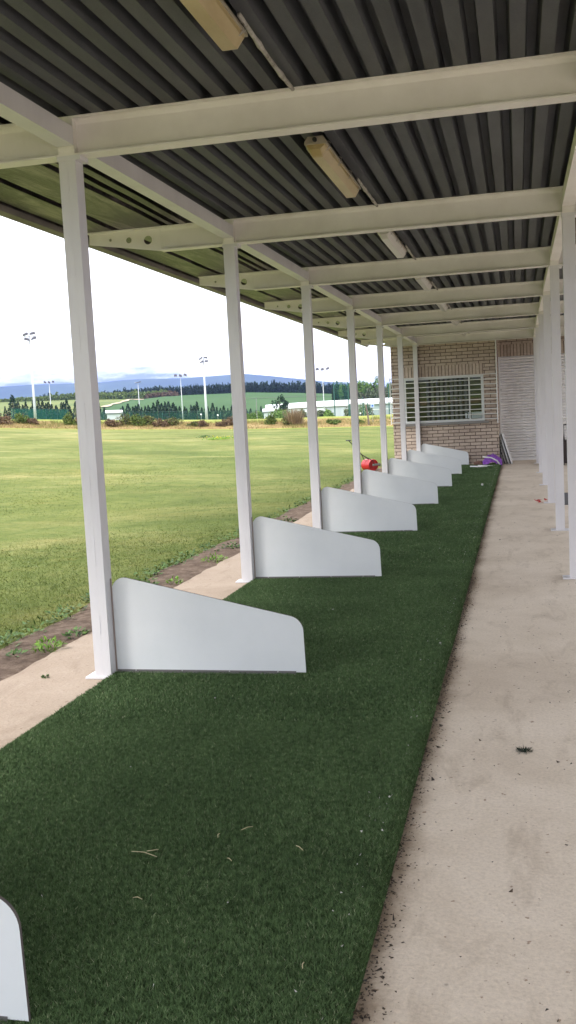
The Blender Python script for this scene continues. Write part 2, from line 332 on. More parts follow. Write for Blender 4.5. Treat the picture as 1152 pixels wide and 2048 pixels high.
M_GLASS = mat('window_glass', (0.9, 0.95, 0.93), 0.02)
bsdf(M_GLASS).inputs['Transmission Weight'].default_value = 1.0; bsdf(M_GLASS).inputs['IOR'].default_value = 1.45
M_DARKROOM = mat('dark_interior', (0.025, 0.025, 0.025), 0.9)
M_BLIND = mat('blind_strip', (0.17, 0.19, 0.21), 0.8)
M_PAPER = mat('white_paper', (0.8, 0.85, 0.95), 0.6)
# divider laminate
M_PANEL = mat('white_laminate', (0.74, 0.765, 0.78), 0.32)
c1, n1 = noise_ramp(M_PANEL, [(0.3, (0.70, 0.73, 0.745)), (0.65, (0.76, 0.785, 0.80))], 2.5, 6, .6); setc(M_PANEL, c1)
M_PEDGE = mat('panel_core_edge', (0.10, 0.085, 0.08), 0.7)
M_ALU = mat('grey_angle', (0.20, 0.19, 0.19), 0.45, 0.5)
M_BROWN = mat('bronze_angle', (0.36, 0.29, 0.26), 0.45, 0.3)
M_SCREW = mat('screw_head', (0.7, 0.7, 0.7), 0.3, 0.8)
# lamps
M_COVER = mat('yellowed_cover', (0.50, 0.41, 0.22), 0.3)
bsdf(M_COVER).inputs['Transmission Weight'].default_value = 0.15
c1, n1 = noise_ramp(M_COVER, [(0.3, (0.42, 0.31, 0.13)), (0.7, (0.60, 0.49, 0.27))], 5, 7, .6, (1, .4, 1)); setc(M_COVER, c1)
M_COVERW = mat('pale_cover', (0.62, 0.60, 0.56), 0.3)
M_TRAY = mat('lamp_tray', (0.34, 0.30, 0.23), 0.5)
M_CLIP = mat('clip_metal', (0.42, 0.40, 0.36), 0.4, 0.4)
M_PIPE = mat('grey_conduit', (0.40, 0.385, 0.36), 0.6)
c1, n1 = noise_ramp(M_PIPE, [(0.35, (0.22, 0.2, 0.17)), (0.6, (0.46, 0.44, 0.41))], 14, 6, .7); setc(M_PIPE, c1)
# others
M_RED = mat('red_drum', (0.50, 0.018, 0.022), 0.35)
c1, n1 = noise_ramp(M_RED, [(0.3, (0.36, 0.012, 0.016)), (0.65, (0.56, 0.022, 0.028))], 6, 5, .6); setc(M_RED, c1)
M_BLACK = mat('black_metal', (0.02, 0.02, 0.02), 0.5)
M_GREYM = mat('worn_metal', (0.25, 0.25, 0.24), 0.5, 0.5)
M_PURP = mat('purple_cloth', (0.17, 0.035, 0.36), 0.85)
c1, n1 = noise_ramp(M_PURP, [(0.35, (0.15, 0.04, 0.32)), (0.65, (0.36, 0.13, 0.58))], 30, 6, .7); setc(M_PURP, c1)
M_STONE = mat('brown_stone', (0.24, 0.14, 0.10), 0.9)
M_BOARD = mat('board_face', (0.5, 0.49, 0.46), 0.7)
M_STRAW = mat('dry_straw', (0.50, 0.44, 0.26), 0.8)
M_BARK = mat('bark', (0.09, 0.065, 0.045), 0.95)
M_LEAFLIT = mat('dark_green_tuft', (0.008, 0.02, 0.01), 0.9)
M_CRUMB = leafmat('rubber_crumb', [(0.02, 0.017, 0.015), (0.06, 0.045, 0.035), (0.10, 0.075, 0.055)])
M_REDL = mat('red_litter', (0.5, 0.03, 0.03), 0.6)
M_MAT = mat('grey_mat', (0.085, 0.08, 0.085), 0.9)
M_CAB = mat('dark_cabinet_brown', (0.022, 0.012, 0.010), 0.6)
M_GALV = mat('galvanised_mast', (0.50, 0.52, 0.54), 0.45, 0.3)
M_LAMPH = mat('floodlight_body', (0.12, 0.11, 0.15), 0.5)
M_ROOFW = mat('white_roof', (0.78, 0.80, 0.84), 0.5)
M_WALLW = mat('pale_grey_wall', (0.42, 0.46, 0.49), 0.7)
c1, n1 = noise_ramp(M_WALLW, [(0.3, (0.36, 0.40, 0.43)), (0.7, (0.48, 0.52, 0.55))], 0.15, 4, .6, (6, 6, .2)); setc(M_WALLW, c1)
M_DGREEN = mat('green_post', (0.02, 0.09, 0.07), 0.5)
M_BLUE = mat('blue_sign', (0.03, 0.13, 0.5), 0.5)
M_WOODP = mat('weathered_post', (0.16, 0.12, 0.10), 0.95)
def netmat(name, col, alpha):
    m = mat(name, col, 0.9, spec=.1); b = bsdf(m)
    g = N(m, 'ShaderNodeTexNoise'); g.inputs['Scale'].default_value = .35
    t = N(m, 'ShaderNodeTexCoord'); L(m, t.outputs['Object'], g.inputs['Vector'])
    r_ = N(m, 'ShaderNodeMapRange'); r_.inputs[3].default_value = alpha*.65; r_.inputs[4].default_value = min(1, alpha*1.3); L(m, g.outputs[0], r_.inputs[0])
    L(m, r_.outputs[0], b.inputs['Alpha']); return m
M_NET = netmat('green_windbreak', (0.02, 0.115, 0.085), 0.62)
M_NET2 = netmat('green_ball_net', (0.04, 0.13, 0.10), 0.28)
M_CON = leafmat('conifer_needles', [(0.010, 0.030, 0.016), (0.02, 0.052, 0.026), (0.035, 0.075, 0.038)], .8)
M_PINE = leafmat('pine_needles', [(0.008, 0.022, 0.014), (0.014, 0.036, 0.020), (0.024, 0.052, 0.026)], .8)
M_LEAF1 = leafmat('spring_leaf', [(0.07, 0.14, 0.03), (0.13, 0.23, 0.05), (0.20, 0.30, 0.08)], .7)
M_LEAF2 = leafmat('grey_leaf', [(0.07, 0.10, 0.05), (0.12, 0.15, 0.08), (0.18, 0.2, 0.12)], .7)
M_SHR_G = leafmat('shrub_green', [(0.04, 0.075, 0.018), (0.09, 0.14, 0.03), (0.16, 0.2, 0.05)], .7)
M_SHR_B = leafmat('shrub_brown', [(0.07, 0.045, 0.028), (0.14, 0.09, 0.055), (0.22, 0.155, 0.09)], .8)
M_SHR_M = leafmat('shrub_mixed', [(0.06, 0.05, 0.025), (0.08, 0.105, 0.028), (0.15, 0.17, 0.05), (0.2, 0.15, 0.09)], .8)
M_TUSS = leafmat('tussock', [(0.12, 0.08, 0.05), (0.26, 0.19, 0.12), (0.40, 0.31, 0.21)], .8)
M_BLOS = leafmat('blossom', [(0.10, 0.16, 0.05), (0.2, 0.26, 0.1), (0.6, 0.6, 0.52)], .8)
M_HEDGE = leafmat('hedge_leaf', [(0.06, 0.10, 0.025), (0.12, 0.18, 0.04), (0.19, 0.23, 0.07)], .8)
M_YEL = mat('yellow_flower', (0.75, 0.65, 0.04), 0.7)

# ================================================================== TERRAIN
AZ = [0.5561, 0.5104, 0.4776, 0.4394, 0.4152, 0.3859, 0.3712, 0.3514, 0.3166, 0.2916, 0.2665, 0.2363, 0.2161, 0.191, 0.1559, 0.1209, 0.0666]
Z_EDGE = [1.53, 1.38, 1.25, 1.1, 0.98, 0.89, 0.85, 0.79, 0.69, 0.62, 0.55, 0.5, 0.46, 0.41, 0.35, 0.29, 0.13]
Z_TOP = [2.12, 1.97, 1.84, 1.69, 1.59, 1.49, 1.45, 1.39, 1.29, 1.22, 1.16, 1.12, 1.09, 1.09, 1.0, 1.02, 0.84]
Z_FIELD = [4.91, 4.17, 3.53, 2.76, 2.26, 1.8, 1.57, 1.26, 0.76, 0.44, 0.14, -0.09, -0.24, -0.23, -0.66, -0.58, -1.46]
Z_CREST = [20.79, 19.01, 18.63, 18.41, 17.75, 17.14, 16.82, 17.89, 17.74, 17.57, 17.57, 16.3, 15.44, 14.02, 11.7, 7.99, 5.99]
AZM = [0.6848, 0.6643, 0.6434, 0.6222, 0.6005, 0.5785, 0.5561, 0.5334, 0.5104, 0.487, 0.4634, 0.4394, 0.4152, 0.3908, 0.3663, 0.3415, 0.3166, 0.2916, 0.2665, 0.2413, 0.2161, 0.191, 0.1659, 0.1409, 0.116, 0.0912, 0.0666, 0.0422, 0.018]
Z_MT = [184.0, 183.0, 181.0, 180.0, 178.0, 176.0, 174.0, 174.0, 173.0, 175.0, 176.0, 175.0, 174.0, 179.0, 179.0, 177.0, 174.0, 171.0, 167.0, 153.0, 138.0, 123.0, 109.0, 96.0, 82.0, 71.0, 61.0, 51.0, 41.0]
def tab(T, a, X=AZ): return np.interp(a, X[::-1], T[::-1])
def terrain_z(x, y):
    x = np.asarray(x, float); y = np.asarray(y, float)
    rr = np.hypot(x, y); a = np.arctan2(-x, y)
    t = np.clip((rr-12)/48, 0, 1); t = t*t*(3-2*t)*0.35 + t*0.65
    z = -0.03 + (tab(Z_EDGE, a)+0.03)*t
    s = np.maximum(np.clip((-x-3.3)/5, 0, 1), np.clip((rr-38)/18, 0, 1)); z = z*s - .03*(1-s)
    t = np.clip((rr-60)/4, 0, 1); z = np.where(rr > 60, tab(Z_EDGE, a)*(1-t) + tab(Z_TOP, a)*t, z)
    z1 = tab(Z_TOP, a) + (tab(Z_FIELD, a)-tab(Z_TOP, a))*np.clip((rr-64)/256, 0, 1); z = np.where(rr > 64, z1, z)
    t = np.clip((rr-340)/360, 0, 1); zc = tab(Z_CREST, a)
    z = np.where(rr > 340, (tab(Z_FIELD, a)+.4)*(1-t) + zc*t, z)
    t = np.clip((rr-700)/900, 0, 1); z = np.where(rr > 700, zc*(1-t)-25*t, z)
    return z
def ring(name, rs, azs, m, idx=None, dz=0.0):
    Rr, A = np.meshgrid(rs, azs, indexing='ij')
    X = -np.sin(A)*Rr; Y = np.cos(A)*Rr
    P = np.stack([X, Y, terrain_z(X, Y)+dz], -1)
    mi = None
    if idx is not None: mi = idx((Rr[:-1]+Rr[1:])[:, :-1]/2, (A[:, :-1]+A[:, 1:])[:-1]/2)
    o = np_grid(name, P, m, midx=mi); return tag(o, kind='structure')
azf = np.concatenate([np.linspace(-math.pi, -0.1, 60), np.linspace(-0.08, 0.75, 190), np.linspace(0.78, math.pi, 60)])
ring('lawn', [0.05, 2, 5, 8, 12, 16, 20, 25, 30, 35, 40, 45, 50, 55, 58, 60], azf, M_LAWN)
ring('grass_bank', [60, 60.25, 61.2, 62, 62.6, 63.3, 64, 64.6], azf, [M_BANKG, M_BANK],
     lambda R_, A_: np.where((R_ > 60.3) & (R_ < 62.9 + .5*np.sin(A_*41)) , 1, 0))
ring('sports_field', [64.6, 75, 95, 120, 160, 200, 260, 320, 340], azf, M_FIELD)
# the track on the hill divides pale meadow from green crop
PATH = [(-194.61, 446.63, 7.09), (-208.73, 488.31, 8.73), (-218.94, 521.52, 10.14), (-231.96, 562.8, 12.12), (-246.03, 603.93, 14.37), (-250.18, 620.3, 15.25), (-246.24, 620.16, 15.04), (-237.34, 603.68, 13.91)]
pr_ = [math.hypot(p[0], p[1]) for p in PATH[:6]]; pa_ = [math.atan2(-p[0], p[1]) for p in PATH[:6]]
azh = np.concatenate([np.linspace(-math.pi, -0.1, 50), np.linspace(-0.08, 0.7, 330), np.linspace(0.72, math.pi, 50)])
def hill_idx(R_, A_):
    b = np.interp(R_, [340]+pr_+[720, 2000], [0.428]+pa_+[0.372, 0.36]); return np.where(A_ > b, 1, 0)
ring('hillside', [340, 360, 380, 400, 430, 460, 490, 520, 550, 580, 610, 640, 670, 700, 760, 850, 1000, 1300, 1600, 2600], azh, [M_CROP, M_OLIVE], hill_idx)
def strip(name, pts, w_, m, dz):
    P = []
    for i, p in enumerate(pts):
        a = pts[max(0, i-1)]; b = pts[min(len(pts)-1, i+1)]; d = Vector((b[0]-a[0], b[1]-a[1], 0)).normalized(); n = Vector((-d.y, d.x, 0))
        row = []
        for s in (-1, 1):
            x, y = p[0]+n.x*w_[i]*s/2, p[1]+n.y*w_[i]*s/2; row.append((x, y, float(terrain_z(x, y))+dz))
        P.append(row)
    return tag(np_grid(name, np.array(P), m), kind='structure')
def densify(pts, n):
    pts = np.array(pts); t = np.linspace(0, len(pts)-1, n); return [tuple(np.array([np.interp(q, range(len(pts)), pts[:, k]) for k in range(3)])) for q in t]
strip('dirt_track', densify(PATH, 60), [3.0+1.2*math.sin(i*.5)+(3 if i > 38 else 0) for i in range(60)], M_PATH, .35)
DITCH = [(-152.65, 529.38, 8.37), (-146.99, 529.69, 8.21), (-141.62, 541.99, 8.47), (-133.76, 557.61, 8.63), (-127.1, 581.27, 9.18), (-118.71, 600.62, 9.39), (-109.71, 620.32, 9.28), (-102.49, 645.31, 9.47)]
strip('field_ditch', densify(DITCH, 60), [3.5+1.5*math.sin(i*1.7) for i in range(60)], M_DITCH, .3)
# mountain range
azs = np.linspace(-0.5, 1.1, 240); rs = [3400, 5800, 6400, 6800, 7200, 7600, 8000, 8600]
Pm = []
for k, rr in enumerate(rs):
    row = []
    for a in azs:
        x, y = -math.sin(a)*rr, math.cos(a)*rr
        t = [0, .12, .3, .48, .66, .84, 1.0, .8][k]
        n_ = mnoise.fractal(Vector((x/840, y/840, 0)), 1, 2, 6)
        z = -25 + ((float(tab(Z_MT, a, AZM))*2+23.6) - 26*float(np.clip((a-.27)/.06, 0, 1)))*t + n_*36*math.sin(math.pi*min(t, 1))**.8 + (mnoise.noise(Vector((x/180, y/180, 5)))*3 if t == 1 else 0)
        row.append((x, y, z))
    Pm.append(row)
tag(np_grid('mountain_range', np.array(Pm), M_MOUNT), kind='structure')
# far plain under everything, out to the horizon
bm = bmesh.new(); bmesh.ops.create_circle(bm, cap_ends=True, segments=96, radius=20000)
for v in bm.verts: v.co.z = -27
tag(obj('ground', bm, M_OLIVE), kind='structure')

# ================================================================== SLAB, DIRT STRIP
YN, YF = -14.0, 24.45
def edge_x(y, seed, base, amp):
    return base + amp*(mnoise.noise(Vector((y*1.3, seed, 0))) + .5*mnoise.noise(Vector((y*4.1, seed, 3))) + .3*mnoise.noise(Vector((y*13, seed, 7))))
ys = np.linspace(YN, YF, 340)
bm = bmesh.new(); tv = []; 
for y in ys:
    xl_ = edge_x(y, 1.0, -2.86 - max(0, y-9)*.006, .06)
    tv.append((bm.verts.new((xl_-.01, y, -.15)), bm.verts.new((xl_-.008, y, -.012)), bm.verts.new((xl_+.006, y, 0)), bm.verts.new((14, y, 0)), bm.verts.new((14, y, -.15))))
for a, b in zip(tv, tv[1:]):
    for k in range(4): bm.faces.new((a[k], a[k+1], b[k+1], b[k]))
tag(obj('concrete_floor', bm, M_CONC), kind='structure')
rows = []
for y in np.linspace(YN, 34, 300):
    x0 = edge_x(y, 9.0, -3.33, .10); x1 = -2.80
    if y > 20: x0 = max(x0, -3.6)
    rows.append([(x0+(x1-x0)*t, y, -.024 + (0.012*mnoise.noise(Vector((x0*3+t*4, y*3, 2))) if 0 < t < 1 else 0) + .010*math.sin(math.pi*t)) for t in np.linspace(0, 1, 8)])
tag(np_grid('dirt_strip', np.array(rows), M_DIRT), kind='structure')

# ================================================================== CANOPY (one welded frame with its roof)
PX0, PX1, RX0, RX1, PD = -2.312, -2.218, 0.360, 0.452, 0.095
Y0, SP = 4.941, 2.985
BEAMY = [Y0 + SP*i for i in range(-2, 7)]
canopy = tag(empty('bay_canopy', (0, 0, 0)), 'long open canopy of white painted steel posts and beams under dark ribbed metal roofing', 'canopy')
def make_post(x0, x1, y):
    bm = bmesh.new()
    xm = (x0+x1)/2
    # two channels toe to toe with a low seam down the middle
    g = .0005
    box(bm, x0, x1, y, y+PD, 0.012, 2.775)
    prism(bm, [(xm-.0022, y+.001), (xm-.0012, y-.0005), (xm+.0012, y-.0005), (xm+.0022, y+.001)], .02, 2.77, 'z')
    rnd = random.Random(int((x0+9)*100+y*7))
    z = .25
    while z < 2.7:                                  # weld beads
        l = rnd.uniform(.10, .16)
        prism(bm, [(xm-.006, z), (xm+.004, z+.01), (xm+.004, z+l), (xm-.003, z+l)], y-.0016, y+.001)
        z += rnd.uniform(.36, .46)
    p = obj('steel_post', bm, M_STEEL, canopy, bevel=.0022)
    bm = bmesh.new(); box(bm, x0-.055, x1+.045, y-.012, y+PD+.03, 0.0015, 0.0125); obj('base_plate', bm, M_STEEL, p)
    bm = bmesh.new(); box(bm, x0-.006, x1+.03, y-.006, y+PD+.006, 2.775, 2.7995); obj('cap_plate', bm, M_STEEL, p)
for i, y in enumerate(BEAMY):
    if y > -2:
        make_post(PX0, PX1, y)
        make_post(RX0, RX1, y)
# cross beams: I section, cantilevered to the left with a tapered drilled end
def ibeam(y):
    bm = bmesh.new(); yc = y+.048; zt = 3.0
    xs0, xs1 = -2.86, 3.3
    zb = 2.8
    box(bm, xs0, xs1, yc-.05, yc+.05, zb, zb+.009)
    box(bm, xs0, xs1, yc-.003, yc+.003, zb+.009, zt-.012)
    box(bm, -3.50, xs1, yc-.05+.0, yc+.05, zt-.012, zt-.002)
    # fillets between web and flanges
    for s in (-1, 1):
        prism(bm, [(yc+s*.003, zb+.009), (yc+s*.016, zb+.009), (yc+s*.006, zb+.019), (yc+s*.003, zb+.026)], xs0, xs1, 'x')
        prism(bm, [(yc+s*.003, zt-.012), (yc+s*.020, zt-.012), (yc+s*.009, zt-.022), (yc+s*.003, zt-.036)], xs0, xs1, 'x')
    # stiffeners at the two post lines
    for xa, xb in ((PX0, PX1), (RX0, RX1)):
        for xx in (xa+.001, xb-.009):
            box(bm, xx, xx+.008, yc-.047, yc-.0031, zb+.0095, zt-.0125); box(bm, xx, xx+.008, yc+.0031, yc+.047, zb+.0095, zt-.0125)
        box(bm, xa+.0095, xb-.0095, yc-.047, yc-.0391, zb+.0095, zt-.0125)
    b = obj('cross_beam', bm, M_BEAM, canopy)
    # tapered end plate with three holes, as its own piece
    bm = bmesh.new()
    outer = [(-2.861, 2.802), (-2.861, 2.9885), (-3.50, 2.9885), (-3.50, 2.905)]
    holes = [(-2.975, 2.902, .036), (-3.145, 2.915, .025), (-3.31, 2.930, .012)]
    ov = [bm.verts.new((x, yc-.003, z)) for x, z in outer]
    es = [bm.edges.new((ov[k], ov[(k+1) % 4])) for k in range(4)]
    for hx, hz, hr in holes:
        hv = [bm.verts.new((hx+hr*math.cos(2*math.pi*k/20), yc-.003, hz+hr*math.sin(2*math.pi*k/20))) for k in range(20)]
        es += [bm.edges.new((hv[k], hv[(k+1) % 20])) for k in range(20)]
    bmesh.ops.triangle_fill(bm, use_beauty=True, use_dissolve=False, edges=es)
    ret = bmesh.ops.extrude_face_region(bm, geom=list(bm.faces))
    for v in ret['geom']:
        if isinstance(v, bmesh.types.BMVert): v.co.y += .006
    obj('tapered_end', bm, M_BEAM, b)
for y in BEAMY: ibeam(y)
# longitudinal members between the beams
for i in range(len(BEAMY)-1):
    a, b = BEAMY[i]+.102, BEAMY[i+1]-.006
    bm = bmesh.new()
    prism(bm, [(PX0-.002, 2.848), (PX1+.0, 2.848), (PX1+.0, 2.944), (PX1-.05, 2.944), (PX1-.05, 2.937), (PX1-.008, 2.937), (PX1-.008, 2.856), (PX0-.002, 2.856)], a, b)
    obj('edge_beam', bm, M_STEEL, canopy)
    bm = bmesh.new()
    prism(bm, [(RX0, 2.848), (RX1, 2.848), (RX1, 2.856), (RX0+.008, 2.856), (RX0+.008, 2.937), (RX0+.05, 2.937), (RX0+.05, 2.944), (RX0, 2.944)], a, b)
    obj('edge_beam', bm, M_BEAM, canopy)
# ribbed deck
prof = []
x = -2.50; pitch = .132; zb = 3.0005; h = .088; th = .0012
while x < 3.4:
    prof += [(x, zb), (x+.064, zb), (x+.076, zb+h), (x+.120, zb+h)]
    x += pitch
ydeck = [BEAMY[0]-.4, 24.62]
P = np.array([[(px, y, pz) for px, pz in prof] for y in np.linspace(ydeck[0], ydeck[1], 12)])
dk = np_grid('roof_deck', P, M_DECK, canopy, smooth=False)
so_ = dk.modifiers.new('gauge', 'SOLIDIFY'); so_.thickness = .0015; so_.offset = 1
# wide flat sheets over the overhang, dark upstand joints between them
segs = [(-3.60, -3.575), (-3.53, -3.26), (-3.195, -2.825), (-2.765, -2.725), (-2.67, -2.61), (-2.555, -2.502)]
prof = []
for k, (a, b) in enumerate(segs):
    prof += [(a, zb+.001), (b, zb+.001 + .0)]
    if k < len(segs)-1:
        c = segs[k+1][0]; prof += [(b+.006, zb+.075), (c-.006, zb+.075)]
ysg = np.linspace(ydeck[0], ydeck[1], 90)
P = np.array([[(px, y, pz + (0.008*mnoise.noise(Vector((px*2.5, y*1.6, 1))) if pz < 3.01 else 0)) for px, pz in prof] for y in ysg])
sh = np_grid('overhang_sheet', P, M_SHEET, canopy, smooth=False)
so_ = sh.modifiers.new('gauge', 'SOLIDIFY'); so_.thickness = .0015; so_.offset = 1
bm = bmesh.new()
prism(bm, [(-3.575, 2.955), (-3.63, 2.938), (-3.642, 2.944), (-3.642, 3.07), (-3.634, 3.07), (-3.634, 2.952), (-3.58, 2.968), (-3.578, 2.999), (-3.572, 2.999)], ydeck[0]-.02, ydeck[1]+.02)
obj('eave_trim', bm, M_EAVE, canopy)
# roof covering over the deck
bm = bmesh.new(); box(bm, -3.63, 3.42, ydeck[0], ydeck[1], 3.092, 3.115); obj('roof_cover', bm, M_EAVE, canopy)
# conduit running along the deck between the lamps
for i in range(1, len(BEAMY)-1):
    y = BEAMY[i]
    for a, b in ((.11, .74), (2.0, 2.965)):
        bm = bmesh.new(); n = 12
        tube(bm, [(-1.035 + .006*mnoise.noise(Vector((y+a+(b-a)*t/n, 3, i))), y+a+(b-a)*t/n, 2.982-.006*math.sin(math.pi*t/n)) for t in range(n+1)],
             [.0145 if t in (4, 9) else .010 for t in range(n+1)], 8)
        obj('conduit', bm, M_PIPE, canopy, True)

# ================================================================== FLUORESCENT FITTINGS
def make_light(cover):
    t = empty('batten_light')
    l = .635; z0 = -.0
    def loft(rows, m, name):
        P = np.array(rows); o = np_grid(name, P, m, t, smooth=False, closed=True); return o
    # cover: half hexagon, chamfered ends, z measured down from the tray
    bm = bmesh.new()
    sec = [(-.060, 0), (-.056, -.022), (-.030, -.066), (.030, -.066), (.056, -.022), (.060, 0)]
    def S_(y, k, kz): return [bm.verts.new((a*k, y, b*kz)) for a, b in sec]
    R_ = [S_(-l, .93, .45), S_(-l+.03, 1, .92), S_(-l+.05, 1, 1), S_(l-.05, 1, 1), S_(l-.03, 1, .92), S_(l, .93, .45)]
    for A, B in zip(R_, R_[1:]):
        for k in range(5): bm.faces.new((A[k], A[k+1], B[k+1], B[k]))
    bm.faces.new(R_[0]); bm.faces.new(R_[-1][::-1])
    obj('diffuser', bm, cover, t)
    bm = bmesh.new()
    prism(bm, [(-.066, -.004), (.066, -.004), (.064, .012), (.045, .040), (-.045, .040), (-.064, .012)], -l-.012, l+.012)
    tr = obj('tray', bm, M_TRAY, t, bevel=.003)
    for s in (-1, 1):
        bm = bmesh.new(); tube(bm, [(0, s*(l+.03), .018), (0, s*(l+.008), .018)], .013, 10); obj('cable_gland', bm, M_BLACK, tr)
    for k in range(4):
        for s in (-1, 1):
            yy = -l+.07 + k*(2*l-.14)/3
            bm = bmesh.new()
            tube(bm, [(s*.052, yy-.012, -.030), (s*.068, yy, -.006), (s*.074, yy+.004, .018), (s*.056, yy+.012, .030)], .0028, 5)
            tube(bm, [(s*.052, yy-.012, -.030), (s*.070, yy+.03, .004)], .0024, 5)
            obj('clip', bm, M_CLIP, tr)
    for s in (-1, 1):
        bm = bmesh.new(); tube(bm, [(0, s*.42, .040), (0, s*.42, .0628)], .006, 6); box(bm, -.03, .03, s*.42-.01, s*.42+.01, .040, .043); obj('hanger', bm, M_CLIP, t)
    return t
LL = ['yellowed batten light nearest the camera, cut by the top edge of the picture', 'yellowed batten light in the second bay, whole and with dusty end block showing',
      'paler batten light hung in the third roof bay', 'small batten light in the fourth roof bay', 'batten light in the fifth roof bay, between two far beams',
      'batten light in the sixth roof bay, third from the brick kiosk', 'farthest tiny batten light, closest to the brick wall']
proto_y = make_light(M_COVER); proto_w = make_light(M_COVERW)
for k in range(7):
    src = proto_y if k < 2 else proto_w
    o = src if k in (0, 2) else copy_tree(src)
    o.location = (-1.095, Y0+SP*(k-1)+1.46, 2.937); tag(o, LL[k], 'lamp', 'batten lights under the canopy roof')

# ================================================================== TURF MAT
turf = tag(empty('turf_mat', (-1.31, 5, 0)), 'long dark green artificial turf mat laid on the concrete bays', 'turf mat')
TX0, TX1, TY0, TY1 = -2.235, -0.412, 0.3, 22.93
def turf_h(x, y=None):      # the mat lies on a thin pad and rolls down over its right edge
    x = np.asarray(x, float); t = np.clip((TX1-x)/.062, 0, 1); s = np.clip((x-TX0)/.02, 0, 1)
    k = np.clip((x+1.05)/.5, 0, 1); k = k*k*(3-2*k)
    return .003+(.015+.022*k)*np.sqrt(np.clip(s, 0, 1)) * (1-(1-t)**2.6) + .006*np.sqrt(t)*s
yt = np.linspace(TY0, TY1, 130); xt = np.array([0, .003, .01, .02, .4] + list(np.linspace(.75, 1.30, 24)) + [1.34, 1.5, 1.70, 1.745, 1.765, 1.785, 1.80, 1.812, 1.819, 1.823])
P = []
for y in yt:
    xa = TX0 + .008*mnoise.noise(Vector((y*.9, 4, 0)))
    P.append([(xa+q, y, float(turf_h(TX0+q)) - (0.0045 if 0 < k < len(xt)-1 else 0.002)) for k, q in enumerate(xt)])
o = np_grid('backing', np.array(P), M_TURFB); o.parent = turf; o.matrix_parent_inverse = Matrix.Translation((1.31, -5, 0))
def blades(n, xr, yr, h, wd, lean, zf, seed, dens=None):
    g = np.random.default_rng(seed)
    x = g.uniform(xr[0], xr[1], n); y = g.uniform(yr[0], yr[1], n)
    if dens is not None: k = dens(x, y, g); x, y = x[k], y[k]; n = len(x)
    z = zf(x, y); th_ = g.uniform(0, 2*math.pi, n); hh = h*g.uniform(.6, 1.25, n); ww = wd*g.uniform(.7, 1.3, n)
    ld = g.uniform(0, 2*math.pi, n); la = g.uniform(.1, 1, n)*lean*hh
    dx, dy = np.cos(th_)*ww/2, np.sin(th_)*ww/2
    V = np.empty((n, 3, 3)); V[:, 0] = np.stack([x-dx, y-dy, z], -1); V[:, 1] = np.stack([x+dx, y+dy, z], -1)
    V[:, 2] = np.stack([x+np.cos(ld)*la, y+np.sin(ld)*la, z+hh], -1)
    return V.reshape(-1, 3)
zt = lambda x, y: turf_h(x)-.005
B = [blades(640000, (TX0+.003, TX1-.001), (1.2, 4.2), .0105, .0026, 1.4, zt, 1), blades(340000, (TX0+.003, TX1-.001), (4.2, 8.5), .012, .0045, 1.4, zt, 2),
     blades(160000, (TX0+.003, TX1-.003), (8.5, 16), .016, .0095, 1.1, zt, 3), blades(60000, (TX0+.003, TX1-.003), (16, 22.9), .017, .014, 1.1, zt, 4)]
o = np_mesh('pile', np.concatenate(B), 3, M_PILE); o['kind'] = 'stuff'; o.parent = turf; o.matrix_parent_inverse = Matrix.Translation((1.31, -5, 0))
# rubber crumbs and dirt swept along the turf edge
g = np.random.default_rng(5); n = 2000
y = g.uniform(1.6, 22.8, n)**1.0; y[:1500] = g.uniform(1.6, 8, 1500); x = TX1 + np.abs(g.normal(0, .032, n))
x3 = TX1+g.normal(.004, .010, 3400); y3 = 1.5+21.3*g.power(.8, 3400); x = np.concatenate([x, x3]); y = np.concatenate([y, y3])
x2 = g.uniform(TX1, 1.6, 700); y2 = g.uniform(1.6, 12, 700); x = np.concatenate([x, x2]); y = np.concatenate([y, y2]); n = len(x)
sz = g.uniform(.0012, .0042, n)*np.where(g.random(n) > .96, 2.2, 1); V = []
V = np.empty((n, 4, 3, 3)); 
c = np.stack([x, y, np.full(n, .0)], -1)
o4 = g.normal(0, 1, (n, 4, 3))*sz[:, None, None]; o4[:, :, 2] = np.abs(o4[:, :, 2])*.8
T = c[:, None]+o4
for q, idx in enumerate(((0, 1, 2), (0, 1, 3), (1, 2, 3), (0, 2, 3))):
    for j_, ii in enumerate(idx): V[:, q, j_] = T[:, ii]
tag(np_mesh('rubber_crumbs', V.reshape(-1, 3), 3, M_CRUMB), kind='stuff')
# pale dusty specks along the crest of the turf edge
n = 420; y = 2+20.5*g.power(.9, n); x = TX1-.05-np.abs(g.normal(0, .035, n)); x[:90] = g.uniform(TX0+.1, TX1-.05, 90)
c = np.stack([x, y, turf_h(x)+.007], -1); sz = g.uniform(.0012, .0030, n)*(1+y*.06)
tag(np_mesh('pale_specks', (c[:, None]+g.normal(0, 1, (n, 3, 3))*sz[:, None, None]).reshape(-1, 3), 3, M_BOARD), kind='stuff')
